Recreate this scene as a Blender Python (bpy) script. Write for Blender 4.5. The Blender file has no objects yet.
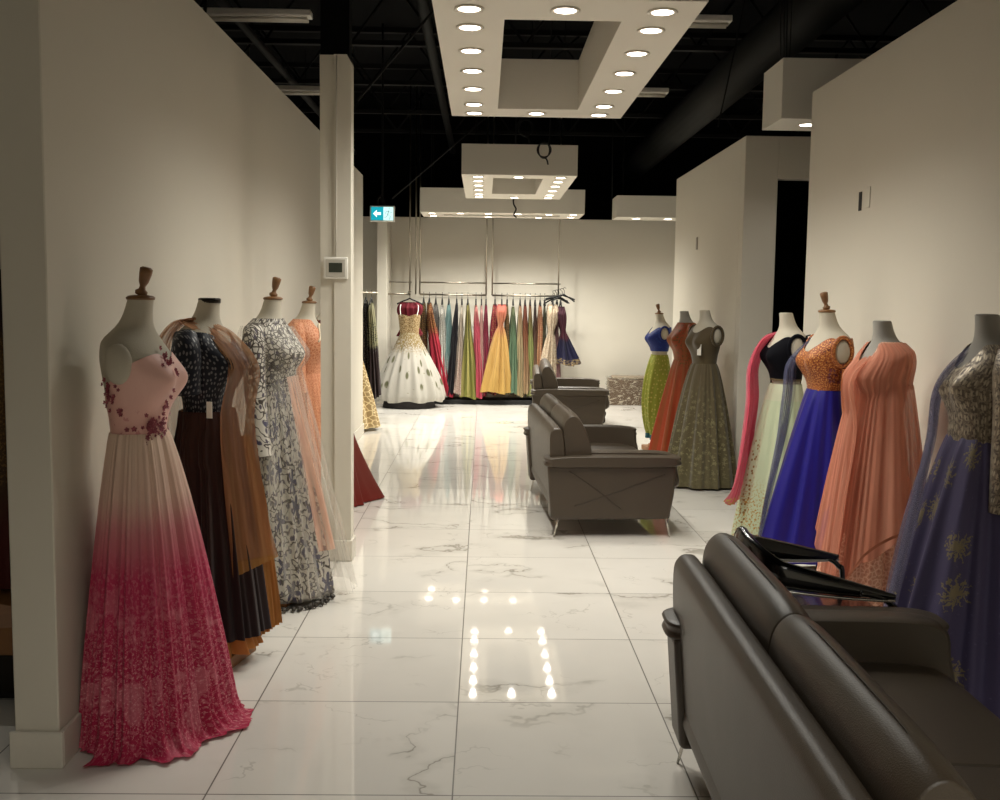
import bpy, bmesh, math, random
from mathutils import Vector, Matrix
from math import sin, cos, pi, atan2, hypot, radians
SC = bpy.context.scene
COL = SC.collection
# ------------------------------------------------------------------ camera
CAM_F, PITCH, YAW, ROLL, CAM_H = 1050.48, 0.0942367, 0.0165397, 0.0129537, 1.6079
fw = Vector((sin(YAW)*cos(PITCH), cos(YAW)*cos(PITCH), -sin(PITCH)))
rt = Vector((cos(YAW), -sin(YAW), 0)); up = rt.cross(fw)
r2 = cos(ROLL)*rt + sin(ROLL)*up; u2 = -sin(ROLL)*rt + cos(ROLL)*up
cd = bpy.data.cameras.new('camera'); cam = bpy.data.objects.new('camera', cd); COL.objects.link(cam)
cd.sensor_width = 36; cd.lens = 36*CAM_F/1000; cd.clip_start = .05; cd.clip_end = 100
m = Matrix((r2, u2, -fw)).transposed().to_4x4(); m.translation = Vector((0, 0, CAM_H)); cam.matrix_world = m
SC.camera = cam
# ------------------------------------------------------------------ world + view
w = bpy.data.worlds.new('world'); SC.world = w; w.use_nodes = True
w.node_tree.nodes['Background'].inputs[0].default_value = (.9, .95, 1, 1)
w.node_tree.nodes['Background'].inputs[1].default_value = 0.0
SC.view_settings.view_transform = 'Standard'; SC.view_settings.look = 'None'
SC.view_settings.gamma = 1; SC.view_settings.use_curve_mapping = False
SC.view_settings.exposure = 0.14
SC.cycles.transparent_max_bounces = 16
SC.cycles.max_bounces = 8
LAMP_COL = (1.0, .98, .90)
P_FILL, P_BOX1, P_BOX2, P_BOX3 = 42, 30, 45, 60       # watts per downlight

# ------------------------------------------------------------------ materials
def lin(c):
    if isinstance(c, str):
        c = [int(c[i:i+2], 16)/255 for i in (0, 2, 4)]
    return tuple((v/12.92 if v <= .04045 else ((v+.055)/1.055)**2.4) for v in c[:3]) + (1,)
class NT:
    def __init__(s, name):
        s.m = bpy.data.materials.new(name); s.m.use_nodes = True; s.t = s.m.node_tree
        s.b = s.t.nodes['Principled BSDF']; s.out = s.t.nodes['Material Output']
    def n(s, kind, **kw):
        nd = s.t.nodes.new('ShaderNode'+kind)
        for k, v in kw.items():
            setattr(nd, k, v)
        return nd
    def l(s, a, b): s.t.links.new(a, b)
    def put(s, sock, v):
        if v is None: return
        if isinstance(v, bpy.types.NodeSocket): s.l(v, sock)
        else: sock.default_value = v
    def math(s, op, a, b=None, c=None, clamp=False):
        nd = s.n('Math', operation=op, use_clamp=clamp)
        s.put(nd.inputs[0], a); s.put(nd.inputs[1], b); s.put(nd.inputs[2], c)
        return nd.outputs[0]
    def vm(s, op, a, b=None, scale=None):
        nd = s.n('VectorMath', operation=op)
        s.put(nd.inputs[0], a); s.put(nd.inputs[1], b)
        if scale is not None: s.put(nd.inputs['Scale'], scale)
        return nd.outputs['Value'] if op in ('LENGTH', 'DISTANCE', 'DOT_PRODUCT') else nd.outputs[0]
    def mix(s, fac, a, b):
        nd = s.n('Mix', data_type='RGBA'); s.put(nd.inputs[0], fac)
        s.put(nd.inputs[6], a); s.put(nd.inputs[7], b); return nd.outputs[2]
    def noise(s, v, scale, detail=3, rough=.5, out=0, dist=0):
        nd = s.n('TexNoise'); s.put(nd.inputs['Vector'], v); nd.inputs['Scale'].default_value = scale
        nd.inputs['Detail'].default_value = detail; nd.inputs['Roughness'].default_value = rough
        nd.inputs['Distortion'].default_value = dist
        return nd.outputs[out]
    def ramp(s, fac, stops):
        nd = s.n('ValToRGB'); e = nd.color_ramp.elements
        while len(e) < len(stops): e.new(.5)
        for k, (p, c) in enumerate(sorted(stops, key=lambda q: q[0])):
            e[k].position = p; e[k].color = c
        s.put(nd.inputs[0], fac); return nd.outputs[0]
    def mr(s, v, a, b, c=0, d=1, smooth=True):
        nd = s.n('MapRange'); nd.interpolation_type = 'SMOOTHSTEP' if smooth else 'LINEAR'
        s.put(nd.inputs[0], v)
        for k, x in enumerate((a, b, c, d)): s.put(nd.inputs[k+1], x)
        return nd.outputs[0]
    def bump(s, h, strength=.3, dist=.01):
        nd = s.n('Bump'); nd.inputs['Strength'].default_value = strength; nd.inputs['Distance'].default_value = dist
        s.put(nd.inputs['Height'], h); s.l(nd.outputs[0], s.b.inputs['Normal'])

def plain(name, col, rough=.5, metal=0, spec=.5, noise=0, coat=0, bump=0, bscale=60):
    N = NT(name); b = N.b; c = lin(col)
    b.inputs['Roughness'].default_value = rough; b.inputs['Metallic'].default_value = metal
    b.inputs['Specular IOR Level'].default_value = spec; b.inputs['Coat Weight'].default_value = coat
    tc = N.n('TexCoord').outputs['Object']
    n = N.noise(tc, bscale, 4)
    k = noise if noise else .04
    d = tuple(v*(1-k) for v in c[:3])+(1,)
    N.l(N.mix(n, d, c), b.inputs['Base Color'])
    if bump: N.bump(n, bump, .004)
    return N.m
def glow(name, col, strength):
    N = NT(name); e = N.n('Emission'); e.inputs[0].default_value = lin(col); e.inputs[1].default_value = strength
    N.l(e.outputs[0], N.out.inputs[0]); return N.m

def fabric(name, ramp, pats=(), rough=.75, alpha=1, sheen=.06, spec=.2, metal_pat=0, trans=0, weave=.15, zmax=1.8, holes=None):
    """cloth: colour by height of the garment (dye), patterns on the cloth's own UV (metres around, metres up)"""
    N = NT(name); b = N.b
    uv = N.n('UVMap').outputs[0]
    sep = N.n('SeparateXYZ'); N.l(uv, sep.inputs[0]); U, Z = sep.outputs[0], sep.outputs[1]
    if isinstance(ramp, str): ramp = [(0, ramp)]
    if len(ramp) == 1:
        rgb = N.n('RGB'); rgb.outputs[0].default_value = lin(ramp[0][1]); c = rgb.outputs[0]
    else:
        wob = N.noise(N.vm('MULTIPLY', uv, (40, 3, 1)), 1, 2)
        zz = N.math('ADD', Z, N.mr(wob, 0, 1, -.04, .04, False))
        c = N.ramp(N.math('DIVIDE', zz, zmax), [(z/zmax, lin(k)) for z, k in ramp])
    tot = None
    for p in pats:
        kind = p['k']; sc = p.get('s', 20); size = p.get('r', .3)
        off = N.vm('ADD', uv, (p.get('seed', 0)*1.37, p.get('seed', 0)*2.11, 0))
        v = N.vm('MULTIPLY', off, (sc*p.get('ax', 1), sc*p.get('ay', 1), 1))
        if p.get('warp'):
            wn = N.noise(uv, p.get('ws', 12), 2, out=1)
            v = N.vm('ADD', v, N.vm('SCALE', N.vm('SUBTRACT', wn, (.5, .5, .5)), scale=p['warp']))
        if kind in ('dots', 'flower', 'ring'):
            vo = N.n('TexVoronoi'); vo.voronoi_dimensions = '2D'; N.l(v, vo.inputs['Vector']); vo.inputs['Scale'].default_value = 1
            vo.inputs['Randomness'].default_value = p.get('rand', .7)
            d = vo.outputs['Distance']
            if kind == 'flower':
                dv = N.vm('SUBTRACT', v, vo.outputs['Position'])
                s2 = N.n('SeparateXYZ'); N.l(dv, s2.inputs[0])
                th = N.math('ARCTAN2', s2.outputs[1], s2.outputs[0])
                pet = N.math('COSINE', N.math('MULTIPLY', th, p.get('n', 8)))
                lim = N.math('ADD', size*.65, N.math('MULTIPLY', pet, size*.4))
                mk = N.mr(N.math('SUBTRACT', lim, d), -.02, .02)
            elif kind == 'ring':
                mk = N.mr(N.math('ABSOLUTE', N.math('SUBTRACT', d, size)), .03, .06, 1, 0)
            else:
                mk = N.mr(d, size-.05, size+.05, 1, 0)
        elif kind == 'lace':
            vo = N.n('TexVoronoi'); vo.voronoi_dimensions = '2D'; vo.feature = 'DISTANCE_TO_EDGE'; N.l(v, vo.inputs['Vector']); vo.inputs['Scale'].default_value = 1
            mk = N.mr(vo.outputs['Distance'], size*.6, size, 1, 0)
        elif kind == 'noise':
            mk = N.mr(N.noise(v, 1, 4, .6), size-.03, size+.03)
        elif kind == 'vines':
            nn = N.noise(v, 1, 1, .4)
            mk = N.mr(N.math('ABSOLUTE', N.math('SUBTRACT', nn, .5)), size*.5, size, 1, 0)
        elif kind == 'stripe':
            mk = N.mr(N.math('SINE', N.math('MULTIPLY', U, sc)), size-.15, size+.15)
        else:
            mk = 1.0
        zl, zh, f = p.get('z', (-9, 9)) + ((p.get('f', .01),) if True else ())
        if zl > -8: mk = N.math('MULTIPLY', mk, N.mr(Z, zl-f, zl+f))
        if zh < 8: mk = N.math('MULTIPLY', mk, N.mr(Z, zh-f, zh+f, 1, 0))
        if 'u' in p:
            a, e = p['u']; mk = N.math('MULTIPLY', mk, N.math('MULTIPLY', N.mr(U, a-.02, a+.02), N.mr(U, e-.02, e+.02, 1, 0)))
        if p.get('o', 1) < 1: mk = N.math('MULTIPLY', mk, p['o'])
        c = N.mix(mk, c, lin(p['c']))
        tot = mk if tot is None else N.math('MAXIMUM', tot, mk)
    N.l(c, b.inputs['Base Color'])
    b.inputs['Roughness'].default_value = rough
    b.inputs['Specular IOR Level'].default_value = spec
    b.inputs['Sheen Weight'].default_value = sheen
    if metal_pat and tot is not None:
        N.l(N.math('MULTIPLY', tot, metal_pat), b.inputs['Metallic'])
        N.l(N.mr(tot, 0, 1, rough, .38), b.inputs['Roughness'])
    if weave:
        N.bump(N.noise(N.vm('MULTIPLY', uv, (1, .35, 1)), 120, 2), weave, .003)
    if alpha < 1:
        al = N.math('MAXIMUM', N.noise(N.vm('MULTIPLY', uv, (30, 2, 1)), 1, 2), 0.0)
        al = N.mr(al, .3, .7, alpha-.15, alpha+.15)
        if tot is not None: al = N.math('MAXIMUM', al, N.math('MULTIPLY', tot, .92))
        N.l(al, b.inputs['Alpha'])
    if trans:
        tl = N.n('BsdfTranslucent'); N.l(c, tl.inputs[0]); mx = N.n('MixShader'); mx.inputs[0].default_value = trans
        N.l(b.outputs[0], mx.inputs[1]); N.l(tl.outputs[0], mx.inputs[2]); N.l(mx.outputs[0], N.out.inputs[0])
    return N.m

# room materials
def wall_mat(name='painted_wall', col='d9d2c3'):
    N = NT(name); tc = N.n('TexCoord').outputs['Object']
    n = N.noise(tc, 1.2, 3); c = lin(col)
    N.l(N.mix(n, tuple(v*.95 for v in c[:3])+(1,), c), N.b.inputs['Base Color'])
    N.b.inputs['Roughness'].default_value = .6; N.b.inputs['Specular IOR Level'].default_value = .3
    N.bump(N.noise(tc, 180, 2), .06, .002)
    return N.m
def tile_mat():
    N = NT('marble_tile'); T = .8; ox, oy = -.084, 3.290
    geo = N.n('NewGeometry').outputs['Position']
    v = N.vm('SCALE', N.vm('SUBTRACT', geo, (ox, oy, 0)), scale=1/T)
    cell = N.vm('FLOOR', v); fr = N.vm('FRACTION', v)
    wn = N.n('TexWhiteNoise'); wn.noise_dimensions = '3D'; N.l(cell, wn.inputs['Vector'])
    sp = N.n('SeparateXYZ'); N.l(fr, sp.inputs[0])
    def edge(q): return N.math('MINIMUM', q, N.math('SUBTRACT', 1.0, q))
    e = N.math('MINIMUM', edge(sp.outputs[0]), edge(sp.outputs[1]))
    grout = N.mr(e, .0022, .0042, 1, 0)
    # veins: each tile its own offset
    p = N.vm('ADD', fr, N.vm('SCALE', wn.outputs['Color'], scale=23.0))
    def vein(scale, wdt, wp, seedv):
        q = N.vm('ADD', p, seedv)
        wpn = N.noise(q, 2.2, 4, .6, out=1)
        q2 = N.vm('ADD', N.vm('MULTIPLY', q, (.55, 1.0, 1)), N.vm('SCALE', wpn, scale=wp))
        nn = N.noise(q2, scale, 2, .45)
        return N.mr(N.math('ABSOLUTE', N.math('SUBTRACT', nn, .5)), 0, wdt, 1, 0)
    mod = N.mr(N.noise(p, 1.6, 2), .46, .62)
    v1 = N.math('MULTIPLY', vein(1.15, .010, .55, (3, 7, 1)), mod)
    v2 = N.math('MULTIPLY', vein(2.3, .012, .7, (9, 2, 5)), N.math('MULTIPLY', N.mr(N.noise(p, 2.3, 2), .5, .66), .55))
    soft = N.math('MULTIPLY', vein(1.15, .06, .55, (3, 7, 1)), N.math('MULTIPLY', mod, .22))
    vv = N.math('MINIMUM', N.math('ADD', N.math('MULTIPLY', N.math('MAXIMUM', v1, v2), .75), soft), 1.0)
    base = N.mix(N.noise(p, 1.1, 4), lin('d8d2c8'), lin('ece7de'))
    c = N.mix(vv, base, lin('a39d92'))
    c = N.mix(grout, c, lin('5e564b'))
    N.l(c, N.b.inputs['Base Color'])
    N.l(N.mr(grout, 0, 1, .035, .5), N.b.inputs['Roughness'])
    N.b.inputs['Specular IOR Level'].default_value = .62
    nm = N.noise(geo, .9, 1)
    ti = N.vm('SCALE', N.vm('SUBTRACT', wn.outputs['Color'], (.5, .5, .5)), scale=.006)
    g2 = N.n('NewGeometry').outputs['Normal']
    nrm = N.vm('NORMALIZE', N.vm('ADD', g2, ti))
    bp = N.n('Bump'); bp.inputs['Strength'].default_value = .015; bp.inputs['Distance'].default_value = .02
    N.l(nm, bp.inputs['Height']); N.l(nrm, bp.inputs['Normal']); N.l(bp.outputs[0], N.b.inputs['Normal'])
    return N.m
M = {}
M['wall'] = wall_mat(); M['soffit'] = wall_mat('painted_soffit', 'e2dccf'); M['base'] = plain('painted_baseboard', 'ddd6c8', .4)
M['tile'] = tile_mat()
M['black'] = plain('black_ceiling_paint', '0a0a0a', .9, spec=.1)
M['steel'] = plain('dark_painted_steel', '121110', .7, .1, spec=.2)
M['duct'] = plain('dull_duct', '0b0c0a', .7, .1, spec=.2)
M['chrome'] = plain('chrome', 'c8c4bc', .18, 1)
M['rail'] = plain('brushed_rail', 'a39b8c', .3, 1)
M['darkmetal'] = plain('dark_metal', '2b2723', .3, .9)
M['wood'] = plain('turned_wood', '8a6038', .45, noise=.45, bscale=25)
M['block'] = plain('wooden_block', '9c6b3d', .55, noise=.4, bscale=18)
M['linen'] = plain('linen_form', 'bfb7a6', .85, spec=.2, bump=.2, bscale=220)
M['linen_grey'] = plain('grey_linen_form', 'a39f97', .85, spec=.2, bump=.2, bscale=220)
M['white'] = plain('white_plastic', 'e4e0d6', .4)
M['tagpaper'] = plain('paper_tag', 'efeadf', .7)
M['black_gloss'] = plain('black_gloss', '060606', .16, spec=.6, coat=.3)
M['blk'] = plain('black_matte', '0b0a0a', .6)
M['lamp'] = glow('downlight_lens', 'fff0dc', 14)
M['trimring'] = plain('downlight_trim', 'e9e2d5', .35)
def leather():
    N = NT('taupe_leather'); tc = N.n('TexCoord').outputs['Object']
    vo = N.n('TexVoronoi'); N.l(tc, vo.inputs['Vector']); vo.inputs['Scale'].default_value = 260
    n = N.noise(tc, 3, 3)
    N.l(N.mix(n, lin('3a3126'), lin('463b2e')), N.b.inputs['Base Color'])
    N.b.inputs['Roughness'].default_value = .42; N.b.inputs['Specular IOR Level'].default_value = .5
    h = N.math('ADD', N.math('MULTIPLY', vo.outputs['Distance'], .3), N.math('MULTIPLY', N.noise(tc, 5, 1), 1.6))
    N.bump(h, .3, .004)
    return N.m
M['leather'] = leather()
M['stitch'] = plain('dark_stitching', '3c3328', .6)

# ------------------------------------------------------------------ object helpers
def tag(o, label=None, cat=None, group=None, kind=None):
    for k, v in (('label', label), ('category', cat), ('group', group), ('kind', kind)):
        if v: o[k] = v
    return o
def thing(name, label, cat, loc=(0, 0, 0), rz=0, group=None, s=1):
    o = bpy.data.objects.new(name, None); COL.objects.link(o); o.empty_display_size = .1
    o.location = loc; o.rotation_euler = (0, 0, rz); o.scale = (s, s, s)
    return tag(o, label, cat, group)
class G:
    """collects geometry of ONE mesh"""
    def __init__(s): s.v = []; s.f = []; s.uv = []
    def add(s, verts, faces, uvs=None):
        k = len(s.v); s.v += [tuple(p) for p in verts]
        s.uv += list(uvs) if uvs else [(p[0]+p[1], p[2]) for p in verts]
        s.f += [tuple(i+k for i in f) for f in faces]; return s
    def grid(s, P, nu, nv, closed=False, flip=False):
        """P(i,j)->(point, uv); i around 0..nu, j 0..nv"""
        V = []; U = []; cols = nu+1
        for j in range(nv+1):
            for i in range(cols):
                p, q = P(i, j); V.append(p); U.append(q)
        F = []
        for j in range(nv):
            for i in range(nu):
                a = j*cols+i; f = (a, a+1, a+cols+1, a+cols); F.append(f[::-1] if flip else f)
        return s.add(V, F, U)
    def box(s, a, b, rot=None):
        x0, y0, z0 = a; x1, y1, z1 = b
        V = [(x, y, z) for z in (z0, z1) for y in (y0, y1) for x in (x0, x1)]
        F = [(0, 2, 3, 1), (4, 5, 7, 6), (0, 1, 5, 4), (2, 6, 7, 3), (0, 4, 6, 2), (1, 3, 7, 5)]
        return s.add(V, F)
    def tube(s, pts, rad, n=8, cap=True, flat=1.0):
        pts = [Vector(p) for p in pts]; L = len(pts)
        rad = [rad]*L if not hasattr(rad, '__len__') else rad
        V = []; prev = None; acc = 0; U = []
        for i, p in enumerate(pts):
            t = (pts[min(i+1, L-1)]-pts[max(i-1, 0)]).normalized()
            if prev is None:
                a = Vector((0, 0, 1)) if abs(t.z) < .9 else Vector((1, 0, 0))
                nrm = t.cross(a).normalized()
            else:
                nrm = (prev - t*prev.dot(t)).normalized()
            prev = nrm; bn = t.cross(nrm)
            if i: acc += (pts[i]-pts[i-1]).length
            for k in range(n):
                an = 2*pi*k/n
                V.append(p + rad[i]*(cos(an)*nrm + flat*sin(an)*bn)); U.append((rad[i]*an, p.z))
        F = [(i*n+k, i*n+(k+1) % n, (i+1)*n+(k+1) % n, (i+1)*n+k) for i in range(L-1) for k in range(n)]
        if cap: F += [tuple(range(n))[::-1], tuple((L-1)*n+k for k in range(n))]
        return s.add(V, F, U)
    def lathe(s, prof, n=24, c=(0, 0, 0), cap=True):
        V = []; m_ = len(prof)
        for r, z in prof:
            for k in range(n): V.append((c[0]+r*cos(2*pi*k/n), c[1]+r*sin(2*pi*k/n), c[2]+z))
        F = [(i*n+k, i*n+(k+1) % n, (i+1)*n+(k+1) % n, (i+1)*n+k) for i in range(m_-1) for k in range(n)]
        if cap: F += [tuple(range(n))[::-1], tuple((m_-1)*n+k for k in range(n))]
        return s.add(V, F)
    def build(s, name, mat, parent=None, smooth=True, bevel=0, seg=2, subd=0, autosm=None):
        me = bpy.data.meshes.new(name); me.from_pydata(s.v, [], s.f)
        ul = me.uv_layers.new(name='UVMap')
        for lp in me.loops: ul.data[lp.index].uv = s.uv[lp.vertex_index]
        if mat: me.materials.append(mat)
        o = bpy.data.objects.new(name, me); COL.objects.link(o)
        if parent: o.parent = parent
        if bevel:
            md = o.modifiers.new('bevel', 'BEVEL'); md.width = bevel; md.segments = seg; md.limit_method = 'ANGLE'
            md.harden_normals = False
        if subd:
            md = o.modifiers.new('sub', 'SUBSURF'); md.levels = subd; md.render_levels = subd
        if smooth:
            if bevel or autosm:
                me.shade_smooth(); me.set_sharp_from_angle(angle=radians(autosm or 35))
            else: me.shade_smooth()
        return o
def catmull(P, t):
    n = len(P)-1; t = max(0, min(.99999, t))*n; i = int(t); f = t-i
    p0, p1, p2, p3 = (P[max(i-1, 0)], P[i], P[i+1], P[min(i+2, n)])
    def c(a, b, c_, d): return .5*((2*b)+(-a+c_)*f+(2*a-5*b+4*c_-d)*f*f+(-a+3*b-3*c_+d)*f**3)
    return Vector([c(p0[k], p1[k], p2[k], p3[k]) for k in range(len(p0))])
def smoothpts(P, n=24): return [catmull(P, i/n) for i in range(n+1)]
def struct(o, label=None):
    o['kind'] = 'structure'
    if label: o['label'] = label
    return o

# ------------------------------------------------------------------ room shell
WH = 3.05; CZ = 4.9
def wallbox(name, a, b, label=None, mat='wall'):
    g = G().box(a, b); o = g.build(name, M[mat], smooth=False, bevel=.004, seg=1); return struct(o, label)
struct(G().box((-7, -3.2, -.1), (6.4, 19, 0)).build('floor', M['tile'], smooth=False), 'glossy white marble tile floor with grey veins and thin grout lines')
struct(G().box((-7, -3.2, CZ), (6.4, 19, CZ+.1)).build('ceiling', M['black'], smooth=False), 'black painted open ceiling deck')
LX, RX, BY = -1.43, 2.22, 17.0
wallbox('wall_left', (LX-.15, 3.48, 0), (LX, 12.5, WH), 'long white partition wall on the left')
wallbox('wall_right', (RX, -3, 0), (RX+.15, 7.28, WH), 'long white partition wall on the right')
# room with the dark doorway
wallbox('wall_right_recess', (2.24, 9.18, 0), (2.53, 9.33, WH), 'short white wall left of the dark doorway')
wallbox('wall_above_doorway', (2.53, 9.18, 2.69), (3.45, 9.33, WH), 'white wall above the dark doorway')
wallbox('wall_beside_doorway', (3.45, 9.18, 0), (6.3, 9.33, WH))
wallbox('wall_right_far', (2.24, 9.33, 0), (2.39, 12.44, WH), 'white side wall behind the olive gown')
wallbox('wall_right_far_end', (2.39, 12.29, 0), (6.3, 12.44, WH))
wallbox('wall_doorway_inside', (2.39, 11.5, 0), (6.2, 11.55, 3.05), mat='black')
wallbox('wall_back', (-6.9, BY, 0), (6.3, BY+.15, 2.92), 'white back wall behind the gown rail')
wallbox('wall_pillar_back', (-1.64, 16.2, 0), (-1.49, BY, 2.84), 'narrow white wall end left of the gown rail')
wallbox('wall_left_alcove', (-6.9, 8.3, 0), (LX-.15, 8.45, WH), 'white wall of the room left of the partition')
# outer black shell
for nm, a, b in (('wall_outer_left', (-7.1, -3.2, 0), (-7, 19, CZ)), ('wall_outer_right', (6.4, -3.2, 0), (6.5, 19, CZ)),
                 ('wall_outer_back', (-7, 18.6, 0), (6.4, 18.7, CZ)), ('wall_outer_front', (-7, -3.3, 0), (6.4, -3.2, CZ))):
    wallbox(nm, a, b, mat='black')
wallbox('wall_front', (-6.9, -3.1, 0), (RX, -3.0, WH))
# baseboards
def bb(name, a, b): struct(G().box(a, b).build(name, M['base'], smooth=False, bevel=.004, seg=1))
bb('baseboard_left', (LX, 3.48, 0), (LX+.015, 12.5, .13)); bb('baseboard_left_end', (LX-.165, 3.465, 0), (LX+.015, 3.48, .13))
bb('baseboard_right', (RX-.015, -3, 0), (RX, 7.28, .13)); bb('baseboard_right_far', (2.225, 9.165, 0), (2.24, 12.44, .13))
bb('baseboard_recess', (2.24, 9.165, 0), (2.53, 9.18, .13)); bb('baseboard_back', (-1.49, BY-.015, 0), (6, BY, .13))
# column (two boxed faces, chamfer on top), black steel above
g = G()
g.box((-.985, 6.38, 0), (-.90, 6.52, 3.04))
g.v += []
V = [(-.90, 6.36, 0), (-.80, 6.36, 0), (-.80, 6.50, 0), (-.90, 6.50, 0), (-.90, 6.36, 3.04), (-.823, 6.36, 3.04), (-.80, 6.36, 3.0), (-.80, 6.50, 3.0), (-.823, 6.50, 3.04), (-.90, 6.50, 3.04)]
g.add(V, [(0, 3, 2, 1), (0, 1, 6, 5, 4), (1, 2, 7, 6), (6, 7, 8, 5), (4, 5, 8, 9), (2, 3, 9, 8, 7), (0, 4, 9, 3)])
c_ = thing('column', 'square white boxed column with baseboard between the coral dress and the aisle', 'column', (0, 0, 0))
g.build('column_casing', M['wall'], c_, smooth=False)
G().box((-.995, 6.35, 0), (-.79, 6.52, .13)).build('column_baseboard', M['base'], c_, smooth=False, bevel=.004, seg=1)
G().box((-.98, 6.38, 3.04), (-.81, 6.5, CZ)).build('column_steel', M['black'], c_, smooth=False)
# thermostat
t = thing('thermostat', 'white thermostat with dark screen mounted on the white column', 'thermostat', (-.888, 6.36, 1.79))
G().box((-.072, -.022, -.065), (.072, 0, .065)).build('case', M['white'], t, bevel=.006)
G().box((-.058, -.026, -.052), (.058, -.022, .052)).build('front_frame', plain('grey_plastic', 'b8b2a5', .4), t, bevel=.002)
G().box((-.04, -.028, -.026), (.04, -.026, .03)).build('screen', plain('lcd_screen', '3a3d33', .2), t, smooth=False)
o = G().tube([(-.885, 6.355, 1.86), (-.885, 6.355, 2.1), (-.883, 6.357, 2.6), (-.883, 6.357, 3.03)], .003, 6).build('thermostat_wire', M['white'])
tag(o, 'thin white wire running up the column above the thermostat', 'wire')

# ------------------------------------------------------------------ light boxes
def downlight(parent, x, y, z, watts, r=.052):
    ring = G().lathe([(r, 0), (r+.018, -.002), (r+.02, -.006), (r+.002, -.007), (r, -.003)], 24, (x, y, z), cap=False).build('downlight', M['trimring'], parent)
    d = G().lathe([(r+.001, -.004), (r*.6, -.0045), (.001, -.0048)], 24, (x, y, z), cap=True).build('lens', M['lamp'], ring)
    if watts:
        ld = bpy.data.lights.new('downlight_lamp', 'SPOT'); ld.energy = watts; ld.color = LAMP_COL
        ld.spot_size = radians(146); ld.spot_blend = 1.0; ld.shadow_soft_size = .03
        lo = bpy.data.objects.new('downlight_lamp', ld); COL.objects.link(lo); lo.parent = parent; lo.location = (x, y, z-.035)
def light_box(label, x0, x1, y0, y1, z0, z1, ix0, ix1, iy0, iy1, lamps, watts):
    """a suspended rectangular ring soffit"""
    t = thing('light_box', label, 'ceiling light', (0, 0, 0))
    O = [(x0, y0), (x1, y0), (x1, y1), (x0, y1)]; I = [(ix0, iy0), (ix1, iy0), (ix1, iy1), (ix0, iy1)]
    V = [(x, y, z) for z in (z0, z1) for x, y in O+I]; F = []
    for k in range(4):
        n = (k+1) % 4
        F += [(k, 4+k, 4+n, n), (8+k, 8+n, 12+n, 12+k), (k, n, 8+n, 8+k), (4+k, 12+k, 12+n, 4+n)]
    G().add(V, F).build('housing', M['soffit'], t, smooth=False)
    for x, y in lamps: downlight(t, x, y, z0, watts)
    for x, y in ((x0+.15, y0+.15), (x1-.15, y0+.15), (x0+.15, y1-.15), (x1-.15, y1-.15)):
        G().tube([(x, y, z1), (x, y, CZ)], .004, 6).build('suspension_cable', M['steel'], t)
    return t
rows = [5.11, 5.45, 5.95, 6.46, 7.0, 7.54, 7.88]
L = [(-.085, y) for y in rows] + [(.83, y) for y in rows] + [(.37, 5.11), (.37, 7.86)]
light_box('large suspended white light box with ring of downlights nearest the camera', -.255, 1.01, 4.93, 8.03, 2.98, 3.33, .085, .66, 5.3, 7.7, L, P_BOX1)
rows = [11.86, 12.28, 12.74, 13.26, 13.8, 14.15]
L = [(-.08, y) for y in rows] + [(.84, y) for y in rows] + [(.37, 11.86), (.39, 14.18)]
light_box('middle suspended white light box with two rows of downlights', -.26, 1.01, 11.68, 14.4, 2.98, 3.31, .09, .65, 12.0, 13.75, L, P_BOX2)
L = [(-.76, 15.3), (-.76, 15.75), (-.35, 15.25), (.05, 15.25), (.48, 15.25), (.92, 15.25), (1.27, 15.25), (1.27, 15.7), (.05, 15.85), (.8, 15.85)]
light_box('wide suspended white light box above the gown rail at the back wall', -.92, 1.42, 15.1, 16.05, 2.85, 3.19, -.6, 1.1, 15.45, 15.7, L, P_BOX3)
# unseen fill light box added over and behind the camera for frontal light
L = [(-.085, y) for y in (-2.1, -1.3, -.5, .3)] + [(.83, y) for y in (-2.1, -1.3, -.5, .3)]
light_box('added unseen fill light box above and behind the viewer', -.255, 1.01, -2.5, .6, 2.98, 3.33, .085, .66, -2.15, .25, L, P_FILL)
def soffit(label, x0, x1, y0, y1, z0, z1, lamps, watts):
    t = thing('soffit_box', label, 'ceiling soffit', (0, 0, 0))
    G().box((x0, y0, z0), (x1, y1, z1)).build('housing', M['soffit'], t, smooth=False)
    for x, y in lamps: downlight(t, x, y, z0, watts, .06)
    for x in (x0+.12, x1-.12): G().tube([(x, (y0+y1)/2, z1), (x, (y0+y1)/2, CZ)], .005, 6).build('suspension_cable', M['steel'], t)
    return t
soffit('white boxed soffit with one downlight over the doorway recess', 2.19, 4.2, 7.92, 8.46, 2.98, 3.42, [(2.46, 8.16)], 18)
soffit('white boxed soffit with downlights above the wrapped carton', 1.93, 5.2, 15.5, 16.1, 2.85, 3.16, [(2.25, 15.75), (2.72, 15.75), (3.3, 15.75)], 26)
soffit('added fill light soffit in the room left of the partition', -4.6, -2.1, 5.2, 5.7, 2.98, 3.3, [(-2.5, 5.45), (-3.5, 5.45)], 45)  # added out of view to light the left room
soffit('added unseen fill light soffit over the far left alcove rail', -3.6, -2.3, 14.2, 14.7, 2.85, 3.15, [(-2.6, 14.45), (-3.2, 14.45)], 110)  # hidden behind the partition, lamps added to lighten the alcove wall

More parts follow.
